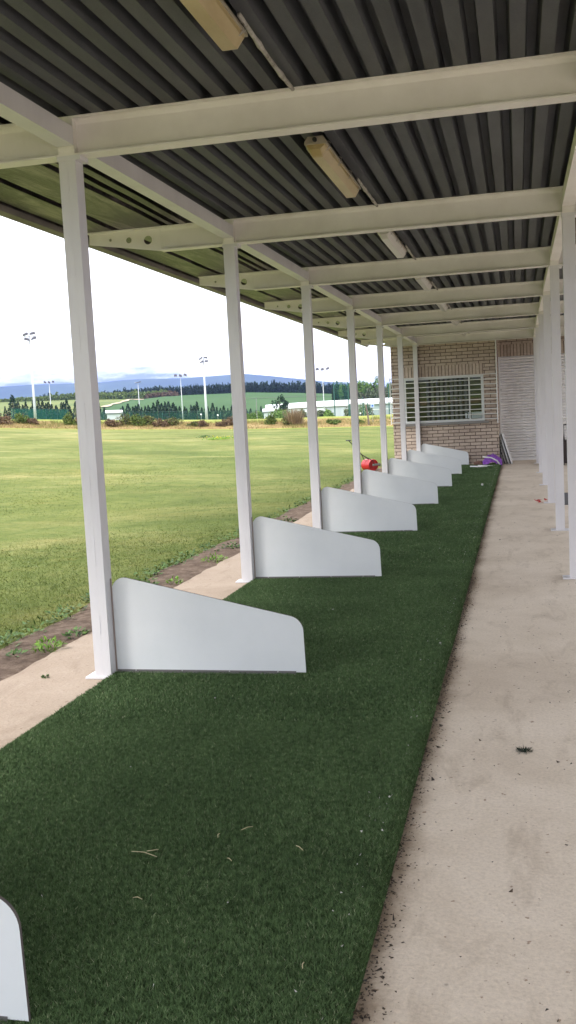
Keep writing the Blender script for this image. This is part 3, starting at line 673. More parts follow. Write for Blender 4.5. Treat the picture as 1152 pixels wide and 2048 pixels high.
# bits of dry straw on the turf
ST = [((-1.246, 2.837), (-1.149, 2.808)), ((-.934, 3.029), (-.902, 3.057)), ((-.719, 2.905), (-.689, 2.873)), ((-1.125, 2.548), (-1.093, 2.540)), ((-1.0, 2.999), (-.996, 2.965)), ((-.552, 2.25), (-.549, 2.22)), ((-.92, 2.82), (-.90, 2.80))]
SL = ['longest pale straw lying on the dark turf', 'thin pale straw, farthest of those on the turf', 'short pale straw, rightmost beyond the middle of the turf', 'faint short straw just nearer than the longest straw',
      'tiny upright straw between the longest and the farthest straw', 'tiny straw near the bottom right of the turf', 'tiny slanted straw right of the longest straw']
for k, (a, b) in enumerate(ST):
    hz_ = float(turf_h(a[0]))-.024; bm = bmesh.new(); m_ = ((a[0]+b[0])/2 + (b[1]-a[1])*.08, (a[1]+b[1])/2+(b[0]-a[0])*.06)
    tube(bm, [(a[0], a[1], .032+hz_), (m_[0], m_[1], .036+hz_), (b[0], b[1], .033+hz_)], [.0011, .0014, .0009], 5)
    if k == 0: tube(bm, [(m_[0]+.01, m_[1], .040), (b[0]-.005, b[1]+.03, .043)], [.0014, .001], 5)
    tag(obj('straw', bm, M_STRAW), SL[k], 'straw', 'dry straws on the turf')
for k, (x, y, lb) in enumerate([(-.618, 16.6, 'small white golf ball lying on the far part of the turf')]):
    bm = bmesh.new(); bmesh.ops.create_uvsphere(bm, u_segments=16, v_segments=10, radius=.019, matrix=Matrix.Translation((x, y, float(turf_h(x))+.024)))
    tag(obj('golf_ball', bm, M_WHITE, smooth=True), lb, 'golf ball')

# ================================================================== BAY DIVIDERS
def arc(cx, cz, r_, a0, a1, n=8): return [(cx+r_*math.cos(a0+(a1-a0)*k/n), cz+r_*math.sin(a0+(a1-a0)*k/n)) for k in range(n+1)]
def make_divider():
    t = empty('bay_divider')
    # local: x from the post face, z from the floor; panel 1.10 m long
    sl_ = math.atan2(.345-.553, .97)           # slope of the top edge
    ra, rb = .075, .085
    ax, az_ = .006+ra, .553-ra*1.02
    bx, bz = 1.079-rb, .252
    nrm = (math.pi/2 + sl_)
    # make top edge tangent to both arcs
    pts = [(.006, .036)] + arc(ax, az_, ra, math.pi, nrm)
    pts += arc(bx, bz, rb, nrm, 0) + [(1.084, .030)]
    bm = bmesh.new(); prism(bm, pts[::-1], -.005, .005)
    me_ = obj('panel', bm, [M_PANEL, M_PEDGE], t)
    for p in me_.data.polygons: p.material_index = 0 if abs(p.normal.y) > .9 else 1
    bm = bmesh.new()
    prism(bm, [(-.0051, .022), (-.020, .022), (-.020, .0245), (-.008, .0245), (-.008, .0375), (-.0051, .0375)], .012, 1.030, 'x')
    ba = obj('base_angle', bm, M_ALU, t)
    for sx_ in (.12, .39, .66, .93):
        bm = bmesh.new(); bmesh.ops.create_cone(bm, cap_ends=True, segments=8, radius1=.0035, radius2=.003, depth=.003, matrix=Matrix.Translation((sx_, -.0095, .033)) @ Matrix.Rotation(rad(90), 4, 'X'))
        obj('screw', bm, M_SCREW, ba)
    bm = bmesh.new(); box(bm, -.0145, .010, -.0082, -.0052, .030, .548); box(bm, -.0175, -.0147, -.034, -.0052, .030, .548)
    sa = obj('post_angle', bm, M_BROWN, t)
    for zz in (.10, .30, .49):
        bm = bmesh.new(); bmesh.ops.create_cone(bm, cap_ends=True, segments=8, radius1=.004, radius2=.003, depth=.003, matrix=Matrix.Translation((-.003, -.0095, zz)) @ Matrix.Rotation(rad(90), 4, 'X'))
        obj('screw', bm, M_SCREW, sa)
    return t
DL = ['white bay divider cut off at the bottom left corner, closest to the camera', 'large white bay divider bolted to the nearest whole post', 'white bay divider on the second post from the camera',
      'white bay divider on the third post, overlapping the dirt edge behind', 'fourth white bay divider, just nearer than the red roller', 'white bay divider with the red lawn roller behind its left end',
      'white bay divider second closest to the brick wall', 'smallest white bay divider, right in front of the brick wall']
d0 = make_divider()
for k in range(8):
    o = d0 if k == 0 else copy_tree(d0)
    o.location = (-2.236 + .018 - .001, Y0+SP*(k-1)+.078, 0.0)
    if k == 0: o.location = (-2.232, 1.962, -.004)
    o.rotation_euler.z = rad([0.3, -.2, .1, -.15, .2, 0, .15, -.1][k]); tag(o, DL[k], 'divider', 'white dividers between the driving bays')

# ================================================================== BRICK KIOSK
BX0, BX1, BY, BYD, BXE = -2.84, -0.445, 22.985, 24.3, 6.5
kiosk = tag(empty('brick_kiosk', (0, 0, 0)), 'pale brick kiosk with barred window and white roller shutter beyond the bays', 'building')
WX0, WX1, WZ0, WZ1 = -2.58, -0.755, 1.015, 2.06
HT = 3.0
bm = bmesh.new()
box(bm, BX0, WX0, BY, BY+.22, -.1, HT); box(bm, WX1, BX1, BY, BY+.22, -.1, HT)
box(bm, WX0, WX1, BY, BY+.22, -.1, .955); box(bm, WX0, WX1, BY, BY+.22, 2.315, HT)
box(bm, BX0, BX0+.22, BY+.22, 30, -.1, HT); box(bm, BX1-.22, BX1, BY+.22, 30, -.1, HT)
box(bm, BX0, BX1, 29.8, 30, -.1, HT)
box(bm, BX1, BXE, BYD, BYD+.22, 2.765, 3.4)
box(bm, 2.6, BXE, BYD, BYD+.22, -.1, 2.765)
obj('brick_wall', bm, M_BRICK, kiosk)
bm = bmesh.new(); box(bm, WX0, WX1, BY-.003, BY+.12, 2.062, 2.312); obj('soldier_course', bm, M_SOLDIER, kiosk)
bm = bmesh.new(); box(bm, BX1+.002, 2.6, BYD-.003, BYD+.12, 2.485, 2.765); obj('soldier_course', bm, M_SOLDIER, kiosk)
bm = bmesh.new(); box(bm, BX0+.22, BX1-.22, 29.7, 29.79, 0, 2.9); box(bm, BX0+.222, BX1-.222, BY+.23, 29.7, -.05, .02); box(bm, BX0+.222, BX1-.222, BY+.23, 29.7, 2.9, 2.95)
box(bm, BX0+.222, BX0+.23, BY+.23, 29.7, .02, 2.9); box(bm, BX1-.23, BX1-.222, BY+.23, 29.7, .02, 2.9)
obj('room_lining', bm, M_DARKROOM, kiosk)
bm = bmesh.new(); box(bm, BX0-.03, BXE, 24.63, 30.1, 3.005, 3.12); obj('roof', bm, M_EAVE, kiosk)
# sill
bm = bmesh.new(); box(bm, WX0-.03, WX1+.09, BY-.05, BY+.15, .957, 1.012); obj('sill', bm, M_SILL, kiosk, bevel=.006)
win = tag(bpy.data.objects.new('window', None)); C.objects.link(win); win.parent = kiosk
def fr(nm, m, *bs):
    bm = bmesh.new()
    for b in bs: box(bm, *b)
    return obj(nm, bm, m, win)
yf = BY+.005
fr('frame', M_FRAME, (WX0, WX0+.06, yf, yf+.07, WZ0, WZ1), (WX1-.06, WX1, yf, yf+.07, WZ0, WZ1), (WX0+.06, WX1-.06, yf, yf+.07, WZ0, WZ0+.055), (WX0+.06, WX1-.06, yf, yf+.07, WZ1-.05, WZ1))
fr('mullion', M_FRAME, (-1.096, -1.066, yf+.01, yf+.06, WZ0+.055, WZ1-.05))
fr('pane', M_GLASS, (WX0+.06, -1.098, yf+.04, yf+.046, WZ0+.055, WZ1-.05), (-1.064, WX1-.06, yf+.03, yf+.036, WZ0+.055, WZ1-.05))
bm = bmesh.new()
xx = -2.08
k = 0
while xx < -1.14:
    prism(bm, [(xx, yf+.30), (xx+.058, yf+.32), (xx+.058, yf+.322), (xx, yf+.302)], 1.02, 2.2, 'z'); xx += .108+.012*math.sin(k*2.1); k += 1
obj('blind_strip', bm, M_BLIND, win)
fr('notice', M_PAPER, (-1.05, -.80, yf+.10, yf+.104, 1.08, 1.22), (-1.19, -1.15, yf+.10, yf+.104, 1.085, 1.20), (-1.13, -1.105, yf+.10, yf+.104, 1.085, 1.22))
# horizontal security bars standing off the wall
bm = bmesh.new()
yb = BY-.085
for k in range(10):
    z = 1.055+.1115*k
    tube(bm, [(-2.875, yb, z), (-.475, yb, z)], .0095, 8)
tube(bm, [(-2.87, yb, 1.02), (-2.87, yb, 2.09)], .010, 8)
for xx in (-2.875, -.49):
    for z in (1.055, 2.0585): tube(bm, [(xx, yb, z), (xx, BY+.01, z)], .008, 6)
obj('security_bars', bm, M_WHITE, kiosk)
bm = bmesh.new(); tube(bm, [(-.462, BY-.075, .95), (-.462, BY-.075, 2.797)], .013, 8)
for z in (.98, 1.9, 2.7): tube(bm, [(-.462, BY-.075, z), (-.462, BY+.01, z)], .007, 6)
obj('corner_rod', bm, M_WHITE, kiosk)
# roller shutter
prof = []; z = .012
while z < 2.485:
    prof += [(z, .030), (z+.009, -.010), (z+.030, -.017), (z+.050, -.012), (z+.059, .016)]; z += .0665
prof = [(min(a, 2.484), b) for a, b in prof]
P = np.array([[(xx, BYD+.06+b, a) for a, b in prof] for xx in (BX1+.03, 0.4, 1.2, 2.57)])
sh = np_grid('roller_shutter', P, M_SHUT, kiosk, smooth=False)
bm = bmesh.new(); box(bm, BX1+.001, BX1+.034, BYD+.02, BYD+.10, .002, 2.484); obj('guide_rail', bm, M_WHITE, sh)
bm = bmesh.new(); box(bm, 2.566, 2.599, BYD+.02, BYD+.10, .002, 2.484); obj('guide_rail', bm, M_WHITE, sh)
bm = bmesh.new(); box(bm, BX1+.036, 2.564, BYD+.035, BYD+.075, .001, .045); obj('bottom_rail', bm, M_SHUT, sh)
bm = bmesh.new(); box(bm, BX1+.001, 2.6, BYD+.101, BYD+.2, .0, 2.7); obj('dark_backing', bm, M_DARKROOM, kiosk)
tag(sh, 'pale ribbed roller shutter with small dark dents')
# doorstep slab
bm = bmesh.new(); box(bm, BX1+.002, 2.6, BYD-.02, BYD+.10, -.1, .0022); obj('threshold', bm, M_CONC, kiosk)

# unseen wall on the right, added to block light on the post sides
bm = bmesh.new(); box(bm, 7.2, 7.42, -3, 40, -.1, 2.3)
M_REND = mat('blocker_wall_render', (0.36, 0.33, 0.30), 0.9)
c1, n1 = noise_ramp(M_REND, [(0.3, (0.18, 0.16, 0.145)), (0.7, (0.26, 0.235, 0.21))], 1.5, 8, .65); setc(M_REND, c1); bump(M_REND, n1, .3, .01)
tag(obj('unseen_blocker_wall', bm, M_REND), 'long plain wall out of view on the right, added to block light', 'wall')

# ================================================================== THINGS ROUND THE KIOSK
# leaning boards with wire hooks in the recess
BL = ['white board leaning in the shutter recess, outermost of the stack', 'second leaning board from the outer side of the stack', 'third leaning board in the stack by the brick corner', 'innermost leaning board, almost against the brick corner']
for k in range(4):
    t = empty('leaning_board', (-.195-.066*k, 23.02+.03*k, 0.0))
    bm = bmesh.new()
    lean = .20-.012*k; h_ = .70-.012*k
    prism(bm, [(0, .002), (.034, .002), (.034-lean, h_), (-lean, h_)], 0, .60)
    obj('board', bm, M_WHITE if k != 2 else M_BOARD, t, bevel=.002)
    bm = bmesh.new(); prism(bm, [(-.022, .012), (-.0008, .012), (-.0008-lean*.98, h_*.98), (-.022-lean*.98, h_*.98)], -.004, .59); obj('dark_backing', bm, M_BLACK, t)
    bm = bmesh.new(); tube(bm, [(.008-lean, .05, h_-.005), (.008-lean, .05, h_+.06), (.014-lean, .06, h_+.095), (.030-lean, .07, h_+.10), (.036-lean, .075, h_+.05)], .004, 6); obj('hook', bm, M_WHITE, t)
    tag(t, BL[k], 'board', 'boards stacked against the brick corner')
t = tag(empty('ribbed_rack', (-.425, 23.05, 0)), 'narrow rack with dark gaps and pale rungs against the brick corner', 'rack')
bm = bmesh.new(); prism(bm, [(0, .01), (.016, .01), (-.0, .66), (-.012, .66)], 0, .5); obj('back_board', bm, M_BLACK, t)
for k in range(8):
    bm = bmesh.new(); z = .05+.076*k; tube(bm, [(.012-.002*k, -.01, z), (.05-.004*k, -.02, z+.022), (.065-.005*k, .08, z+.01)], .008, 6); obj('rung', bm, M_BOARD, t)
# purple cloth heap
g2 = 26
rows = []
for i in range(g2):
    row = []
    for j in range(g2):
        a, b = i/(g2-1)*2-1, j/(g2-1)*2-1
        rr_ = max(0, 1-(a*a+b*b)*.85)
        x = a*.215; y = b*.17
        q = mnoise.noise(Vector((a*2.2, b*2.2, 3.1)))*.5 + abs(mnoise.noise(Vector((a*4.5, b*3.2, 9))))*.5
        zz = .035 + rr_**.6*(.20+.09*q) + .05*rr_*abs(mnoise.noise(Vector((a*7, b*4, 1)))) - .07*rr_*abs(mnoise.noise(Vector((a*3, b*6, 5))))
        if rr_ <= .02: zz = .018
        row.append((x + .03*mnoise.noise(Vector((a*3, b*3, 7))), y + .03*mnoise.noise(Vector((a*3, b*3, 17))), zz))
    rows.append(row)
o = np_grid('purple_cloth', np.array(rows), M_PURP); o.location = (-.60, 22.62, 0.0)
tag(o, 'crumpled purple cloth heaped at the far end of the turf', 'cloth')
bm = bmesh.new(); tube(bm, [(-.80, 22.34, .225), (-.62, 22.32, .20), (-.50, 22.32, .135), (-.43, 22.30, .035)], .015, 8)
tag(obj('white_tube', bm, M_WHITE, smooth=True), 'bent white tube lying over the purple cloth', 'tube', 'white tubes by the purple cloth')
bm = bmesh.new(); tube(bm, [(-1.06, 22.02, .040), (-.69, 21.62, .040)], .018, 8)
tag(obj('white_tube', bm, M_WHITE, smooth=True), 'longest white tube on the turf, nearest to the camera', 'tube', 'white tubes by the purple cloth')
bm = bmesh.new(); tube(bm, [(-.90, 22.20, .042), (-.58, 21.80, .042)], .016, 8)
tag(obj('white_tube', bm, M_WHITE, smooth=True), 'white tube on the turf just beyond the longest tube', 'tube', 'white tubes by the purple cloth')
bm = bmesh.new(); tube(bm, [(-.62, 22.25, .038), (-.47, 22.0, .038)], .012, 8)
tag(obj('white_tube', bm, M_WHITE, smooth=True), 'short white tube near the right edge of the turf', 'tube', 'white tubes by the purple cloth')
bm = bmesh.new(); bmesh.ops.create_icosphere(bm, subdivisions=3, radius=.5)
for v in bm.verts:
    n_ = mnoise.noise(v.co*3.1); v.co = Vector((v.co.x*.21, v.co.y*.15, v.co.z*.12))*(1+.5*n_); v.co.z = max(v.co.z, -.045)
o = obj('brown_bundle', bm, M_STONE, smooth=False); o.location = (-.90, 22.66, .06)
tag(o, 'small brown lump beside the purple cloth', 'bundle')
# red litter beside the third post, grey mat, dark cabinet
bm = bmesh.new(); g = random.Random(4)
for k in range(9):
    a = Vector((.27+g.uniform(-.06, .08), 14.1+g.uniform(-.15, .15), .002)); p = [a+Vector((g.uniform(-.05, .05), g.uniform(-.06, .06), g.uniform(0, .05))) for _ in range(3)]
    bm.faces.new([bm.verts.new(q) for q in p])
o = obj('red_litter', bm, M_REDL); s_ = o.modifiers.new('t', 'SOLIDIFY'); s_.thickness = .003
tag(o, 'scrap of torn red plastic on the concrete at a far post foot', 'litter')
bm = bmesh.new(); box(bm, .53, .95, 13.6, 15.3, .0015, .012); tag(obj('floor_mat', bm, M_MAT, bevel=.004), 'dark grey floor mat on the concrete behind the right posts', 'mat')
t = tag(empty('dark_cabinet', (1.35, 21.9, 0)), 'dark brown cabinet glimpsed between the right posts near the shutter', 'cabinet')
bm = bmesh.new(); box(bm, -.48, .40, 0, .5, .04, .50); obj('body', bm, M_CAB, t, bevel=.008)
bm = bmesh.new(); box(bm, -.49, .41, -.012, .51, .502, .53); obj('top', bm, M_CAB, t)
for xx in (-.46, .34):
    for yy in (.02, .44):
        bm = bmesh.new(); box(bm, xx, xx+.04, yy, yy+.04, 0, .039); obj('foot', bm, M_BLACK, t)
bm = bmesh.new(); box(bm, -.30, -.16, -.014, -.001, .17, .22); obj('label_plate', bm, M_GREYM, t)
bm = bmesh.new(); tube(bm, [(-.42, .1, .53), (-.42, .1, .86), (.2, .1, .88)], .018, 8); obj('handle', bm, M_BLACK, t, True)
# tuft of turf on the concrete
bm = bmesh.new(); g = random.Random(8)
for k in range(160):
    a = Vector((-.019+g.gauss(0, .016), 3.97+g.gauss(0, .016), .001)); d_ = Vector((g.gauss(0, .012), g.gauss(0, .012), abs(g.gauss(.004, .007)))); s_ = Vector((g.gauss(0, .003), g.gauss(0, .003), .001))
    bm.faces.new([bm.verts.new(a), bm.verts.new(a+s_), bm.verts.new(a+d_)])
tag(obj('turf_tuft', bm, M_LEAFLIT, recalc=False), 'tiny clump of dark green turf fibre alone on the concrete walkway', 'tuft')

# ================================================================== LAWN ROLLER
RXP, RYP = -3.42, 22.9
zr = float(terrain_z(RXP, RYP))
t = tag(empty('lawn_roller', (RXP, RYP, zr), rad(131)), 'red hand roller with black tee handle parked on the grass beside the brick wall', 'lawn roller')
bm = bmesh.new(); rr_ = .135; w_ = .17
prof_ = [(-w_+.025, rr_*.4), (-w_+.025, rr_*.84), (-w_, rr_*.88), (-w_, rr_*.96), (-w_+.01, rr_), (-.010, rr_), (-.005, rr_*.96), (.005, rr_*.96), (.010, rr_), (w_-.01, rr_), (w_, rr_*.96), (w_, rr_*.88), (w_-.025, rr_*.84), (w_-.025, rr_*.4)]
R_ = []
for xx, q in prof_: R_.append([bm.verts.new((xx, q*math.cos(2*math.pi*k/32), rr_+.004+q*math.sin(2*math.pi*k/32))) for k in range(32)])
for A, B in zip(R_, R_[1:]):
    for k in range(32): bm.faces.new((A[k], A[(k+1) % 32], B[(k+1) % 32], B[k]))
bm.faces.new(R_[0][::-1]); bm.faces.new(R_[-1])
obj('drum', bm, M_RED, t)
bm = bmesh.new(); tube(bm, [(-w_-.03, 0, rr_), (w_+.03, 0, rr_)], [.022, .022], 12); obj('axle', bm, M_GREYM, t, True)
bm = bmesh.new()
tube(bm, [(-w_-.02, 0, rr_), (-w_-.02, .02, rr_+.10), (0, .20, rr_+.25), (w_+.02, .02, rr_+.10), (w_+.02, 0, rr_)], .0095, 8); obj('fork', bm, M_BLACK, t, True)
bm = bmesh.new(); tube(bm, [(0, .02, rr_+.135), (0, .20, rr_+.25), (0, .54, rr_+.60)], .012, 8); hd = obj('handle', bm, M_BLACK, t, True)
bm = bmesh.new(); tube(bm, [(-.11, .545, rr_+.605), (.11, .545, rr_+.605)], .012, 8); obj('grip', bm, M_BLACK, hd, True)
bm = bmesh.new(); box(bm, -w_-.026, -w_-.006, -.17, .04, rr_-.012, rr_+.035); obj('side_bar', bm, M_GREYM, t, bevel=.003)
bm = bmesh.new(); box(bm, -w_-.02, w_+.02, -.185, -.165, rr_-.03, rr_+.03); obj('scraper', bm, M_GREYM, t, bevel=.003)

# ================================================================== GRASS AND WEEDS
def zl(x, y): return terrain_z(x, y)-.004
def dens_lawn(x, y, g):
    e = np.array([edge_x(v, 9.0, -3.33, .10) for v in y]); return x < e+.03+np.abs(g.normal(0, .03, len(x)))
def dens_far(x, y, g): return dens_lawn(x, y, g) & (g.random(len(x)) < np.clip((34-np.hypot(x, y))/24, 0, 1)) & (g.random(len(x)) < np.clip((np.hypot(x, y)-6)/6, 0, 1))
def dens_near(x, y, g): return dens_lawn(x, y, g) & (g.random(len(x)) < np.clip((16-np.hypot(x, y))/9, 0, 1))
Bl = [blades(260000, (-10.5, -3.2), (4.2, 14), .019, .006, 1.6, zl, 21, dens_near), blades(150000, (-18, -3.2), (7, 33), .018, .013, 1.8, zl, 22, dens_far)]
tag(np_mesh('lawn_grass', np.concatenate(Bl), 3, M_GRASS), kind='stuff')
def leaf_clump(cx, cy, r_, h, n, lw, ll, seed, upright=.5):
    g = np.random.default_rng(seed); V = []
    for k in range(n):
        a = g.uniform(0, 2*math.pi); q = r_*math.sqrt(g.uniform(0, 1))
        x, y = cx+math.cos(a)*q, cy+math.sin(a)*q
        zb_ = max(float(terrain_z(x, y)), -.02) if x < -2.86 else .0
        z = zb_+g.uniform(0, h)*(1-(q/r_)**2*.7)
        d = Vector((math.cos(a+g.normal(0, .8)), math.sin(a+g.normal(0, .8)), g.uniform(.0, 1.2)*upright)).normalized()*ll*g.uniform(.6, 1.2)
        s = d.cross(Vector((0, 0, 1))).normalized()*lw*g.uniform(.6, 1.2)/2; s.z += g.normal(0, lw*.15)
        p = Vector((x, y, z)); 
        V += [p, p+d*.5+s, p+d, p+d*.5-s]
    return np.array([tuple(v) for v in V])
# broad-leaved weeds along the lawn edge, and a few plants on the dirt
V = []
g = random.Random(3)
yy = 4.6; k = 0
while yy < 21:
    e = edge_x(yy, 9.0, -3.33, .10)
    if g.random() < .68: V.append(leaf_clump(e+g.uniform(-.10, .05), yy, g.uniform(.05, .13), g.uniform(.015, .045), 24, .018, .05, k, .5))
    yy += g.uniform(.05, .14)*(1+yy*.03); k += 1
tag(np_mesh('edge_weeds', np.concatenate(V), 4, M_WEED), kind='stuff')
WP = [(-2.94, 5.62, .10, .085, 150, M_WEEDB, 'bright green feathery weed growing where dirt meets the slab, nearest'), (-2.93, 6.02, .07, .06, 60, M_WEED, 'dark leafy weed on the slab edge just beyond the bright one'),
      (-3.10, 5.50, .05, .03, 26, M_WEED, 'small flat weed on the dirt left of the bright weed'), (-2.95, 8.02, .07, .05, 60, M_WEEDB, 'low green weed on the slab edge between the two nearest dividers'),
      (-2.96, 9.22, .12, .07, 110, M_WEEDB, 'round green weed on the dirt just short of the second post'), (-3.12, 7.9, .06, .03, 34, M_WEED, 'flat weed on the dirt strip by the low green weed'),
      (-3.08, 10.2, .10, .06, 80, M_WEED, 'dark weed on the dirt beyond the second post'), (-3.0, 12.6, .12, .06, 80, M_WEED, 'weed on the dirt strip beyond the third divider'),
      (-2.62, 4.96, .022, .012, 16, M_WEED, 'tiny green sprig alone on the left slab'), (-3.0, 15.5, .12, .07, 80, M_WEED, 'weed patch on the dirt by the fourth post')]
for k, (x, y, r_, h, n, m_, lb) in enumerate(WP):
    tag(np_mesh('weed', leaf_clump(x, y, r_, h, n, .012 if m_ is M_WEEDB else .022, .045 if r_ > .03 else .02, 100+k, 1.2 if m_ is M_WEEDB else .6), 4, m_), lb, 'weed', 'weeds on the dirt strip')
for k, (x, y, n, lb) in enumerate([(-12.64, 41.1, 60, 'patch of yellow flowers out on the lawn'), (-14.0, 43.2, 12, 'small dark green weed out on the lawn left of the yellow flowers')]):
    g = np.random.default_rng(k+50); V = []
    root = tag(empty('flower_patch' if k == 0 else 'lawn_weed', (x, y, float(terrain_z(x, y)))), lb, 'flowers' if k == 0 else 'weed')
    def cl(n_, sp, h, s_, seed):
        g = np.random.default_rng(seed); c = np.stack([g.normal(0, sp, n_), g.normal(0, sp*.8, n_), g.uniform(.02, h, n_)], -1)
        return (c[:, None]+g.normal(0, s_, (n_, 3, 3))).reshape(-1, 3)
    np_mesh('leaves', cl(500 if k == 0 else 200, .38 if k == 0 else .14, .10, .02, 5+k), 3, M_WEEDB if k == 0 else M_WEED, root)
    if k == 0: np_mesh('petals', cl(120, .3, .17, .018, 9), 3, M_YEL, root)

# ================================================================== BACKGROUND VEGETATION
def crown_mesh(kind, h, wd, n, leaf, seed):
    g = np.random.default_rng(seed); V = []
    if kind == 'conifer':
        t = g.power(1.3, n); z = h*(1-t)*.97+.03*h; 
        lob = 1+.25*np.sin(z/h*26+g.uniform(0, 6)); rr = wd/2*(t**1.05)*lob*np.sqrt(g.uniform(.15, 1, n)); a = g.uniform(0, 2*math.pi, n)
        c = np.stack([rr*np.cos(a), rr*np.sin(a), z - rr*.15], -1)
        d = np.stack([np.cos(a)*.8, np.sin(a)*.8, g.uniform(.0, .7, n)], -1)*leaf*g.uniform(.7, 1.6, n)[:, None]
        s = g.normal(0, leaf*.28, (n, 3))
        V = np.stack([c-s, c+s, c+d], 1)
        return V.reshape(-1, 3), 3
    nc = 11; cc = g.normal(0, 1, (nc, 3)); cc /= np.linalg.norm(cc, axis=1)[:, None]; cc *= g.uniform(.35, .8, nc)[:, None]
    cc[:, 2] = np.abs(cc[:, 2])*.9 if kind == 'shrub' else cc[:, 2]
    k = g.integers(0, nc, n); rr = g.uniform(.22, .48, nc)[k]
    d = g.normal(0, 1, (n, 3)); d /= np.linalg.norm(d, axis=1)[:, None]
    p = cc[k]+d*rr[:, None]*g.uniform(.5, 1.05, n)[:, None]
    sc = np.array([wd/2, wd/2, h*.5 if kind == 'tree' else h*.85])
    c = p*sc; c[:, 2] += h*.55 if kind == 'tree' else h*.02
    if kind != 'tree': c[:, 2] = np.abs(c[:, 2])
    if kind == 'tussock':
        a = g.uniform(0, 2*math.pi, n); q = g.uniform(0, .25, n)*wd
        b = np.stack([np.cos(a)*q, np.sin(a)*q, np.zeros(n)], -1)
        tip = b + np.stack([np.cos(a)*g.uniform(.05, .38, n)*wd, np.sin(a)*g.uniform(.05, .38, n)*wd, h*g.uniform(.4, 1.05, n)], -1)
        s = np.stack([-np.sin(a), np.cos(a), np.zeros(n)], -1)*leaf*.5
        return np.stack([b-s, b+s, tip], 1).reshape(-1, 3), 3
    e1 = g.normal(0, 1, (n, 3)); e2 = g.normal(0, 1, (n, 3))
    e1 *= (leaf*g.uniform(.5, 1.2, n)/np.linalg.norm(e1, axis=1))[:, None]; e2 *= (leaf*.6/np.linalg.norm(e2, axis=1))[:, None]
    return np.stack([c-e1, c+e2, c+e1, c-e2], 1).reshape(-1, 3), 4
def plant(name, kind, loc, h, wd, n, leaf, m, seed, label, cat, group=None, trunk=True):
    t = tag(empty(name, loc), label, cat, group)
    V, k = crown_mesh(kind, h, wd, n, leaf, seed)
    np_mesh('crown' if kind in ('conifer', 'tree') else 'foliage', V, k, m, t)
    if trunk:
        bm = bmesh.new(); g = random.Random(seed); q = h*.035
        tube(bm, [(0, 0, -.15), (g.uniform(-.02, .02)*h, 0, h*.3), (g.uniform(-.04, .04)*h, g.uniform(-.04, .04)*h, h*.75)], [q, q*.7, q*.25], 6)
        if kind != 'conifer':
            for j in range(4):
                a = g.uniform(0, 6.28); tube(bm, [(0, 0, h*(.2+.1*j)), (math.cos(a)*wd*.3, math.sin(a)*wd*.3, h*(.45+.12*j))], [q*.45, q*.15], 5)
        obj('trunk' if kind in ('conifer', 'tree') else 'stem', bm, M_BARK, t)
    return t
MASTS = [((-78.09, 151.0), 2.54, 13.9, 4, 1), ((-173.77, 349.15), 3.89, 14.2, 3, 0), ((-143.2, 362.76), 2.18, 14.4, 1, 0), ((-101.52, 292.9), 1.19, 13.8, 3, 0), ((-70.15, 219.04), 0.97, 13.9, 4, 1), ((-55.18, 284.7), 0.12, 13.8, 3, 0)]
ML = ['tallest looking floodlight mast, leftmost, with four lamp heads', 'distant floodlight mast just right of the leftmost one, before the green netting', 'faint thin mast with a single flat head, right of the first post',
      'small three headed floodlight mast between the first two posts', 'tall floodlight mast with clustered heads just left of the second post', 'three headed floodlight mast seen right of the third post, by the white hall']
for k, ((x, y), zb_, h, nh, big) in enumerate(MASTS):
    dd = math.hypot(x, y); q = .26*dd/170 if big else .16*dd/290
    t = tag(empty('floodlight_mast', (x, y, zb_-.6), math.atan2(-x, y)), ML[k], 'floodlight', 'floodlight masts round the pitch')
    bm = bmesh.new(); tube(bm, [(0, 0, 0), (0, 0, 3), (0, 0, h+.45)], [q, q*.85, q*.38], 10); obj('pole', bm, M_GALV, t, True)
    ws = {4: 1.7, 3: 3.6, 1: 2.6}[nh]
    bm = bmesh.new(); tube(bm, [(-ws/2, 0, h+.35), (ws/2, 0, h+.35)], .07, 6); obj('cross_arm', bm, M_GALV, t)
    P_ = {4: [(-.62, .35), (.55, .48), (-.42, -.45), (.68, -.32)], 3: [(-1.5, .1), (0, .0), (1.5, .15)], 1: [(0, 0)]}[nh]
    for xx, zz in P_:
        bm = bmesh.new(); ww, hh = (.48, .20) if nh == 4 else ((.52, .36) if nh == 3 else (1.3, .14))
        g = random.Random(int(xx*10)+k)
        tl = g.uniform(-.25, .25)
        prism(bm, [(xx-ww, h+.35+zz-hh-tl), (xx+ww, h+.35+zz-hh+tl), (xx+ww*.8, h+.35+zz+hh+tl), (xx-ww*.7, h+.35+zz+hh-tl)], -.35, .35)
        obj('lamp_head', bm, M_LAMPH, t)
    if nh == 4:
        bm = bmesh.new(); tube(bm, [(-.8, 0, h+.8), (.8, 0, h+.85)], .05, 6); tube(bm, [(0, 0, h+.3), (0, 0, h+1.2)], .06, 6); obj('cross_arm', bm, M_GALV, t)
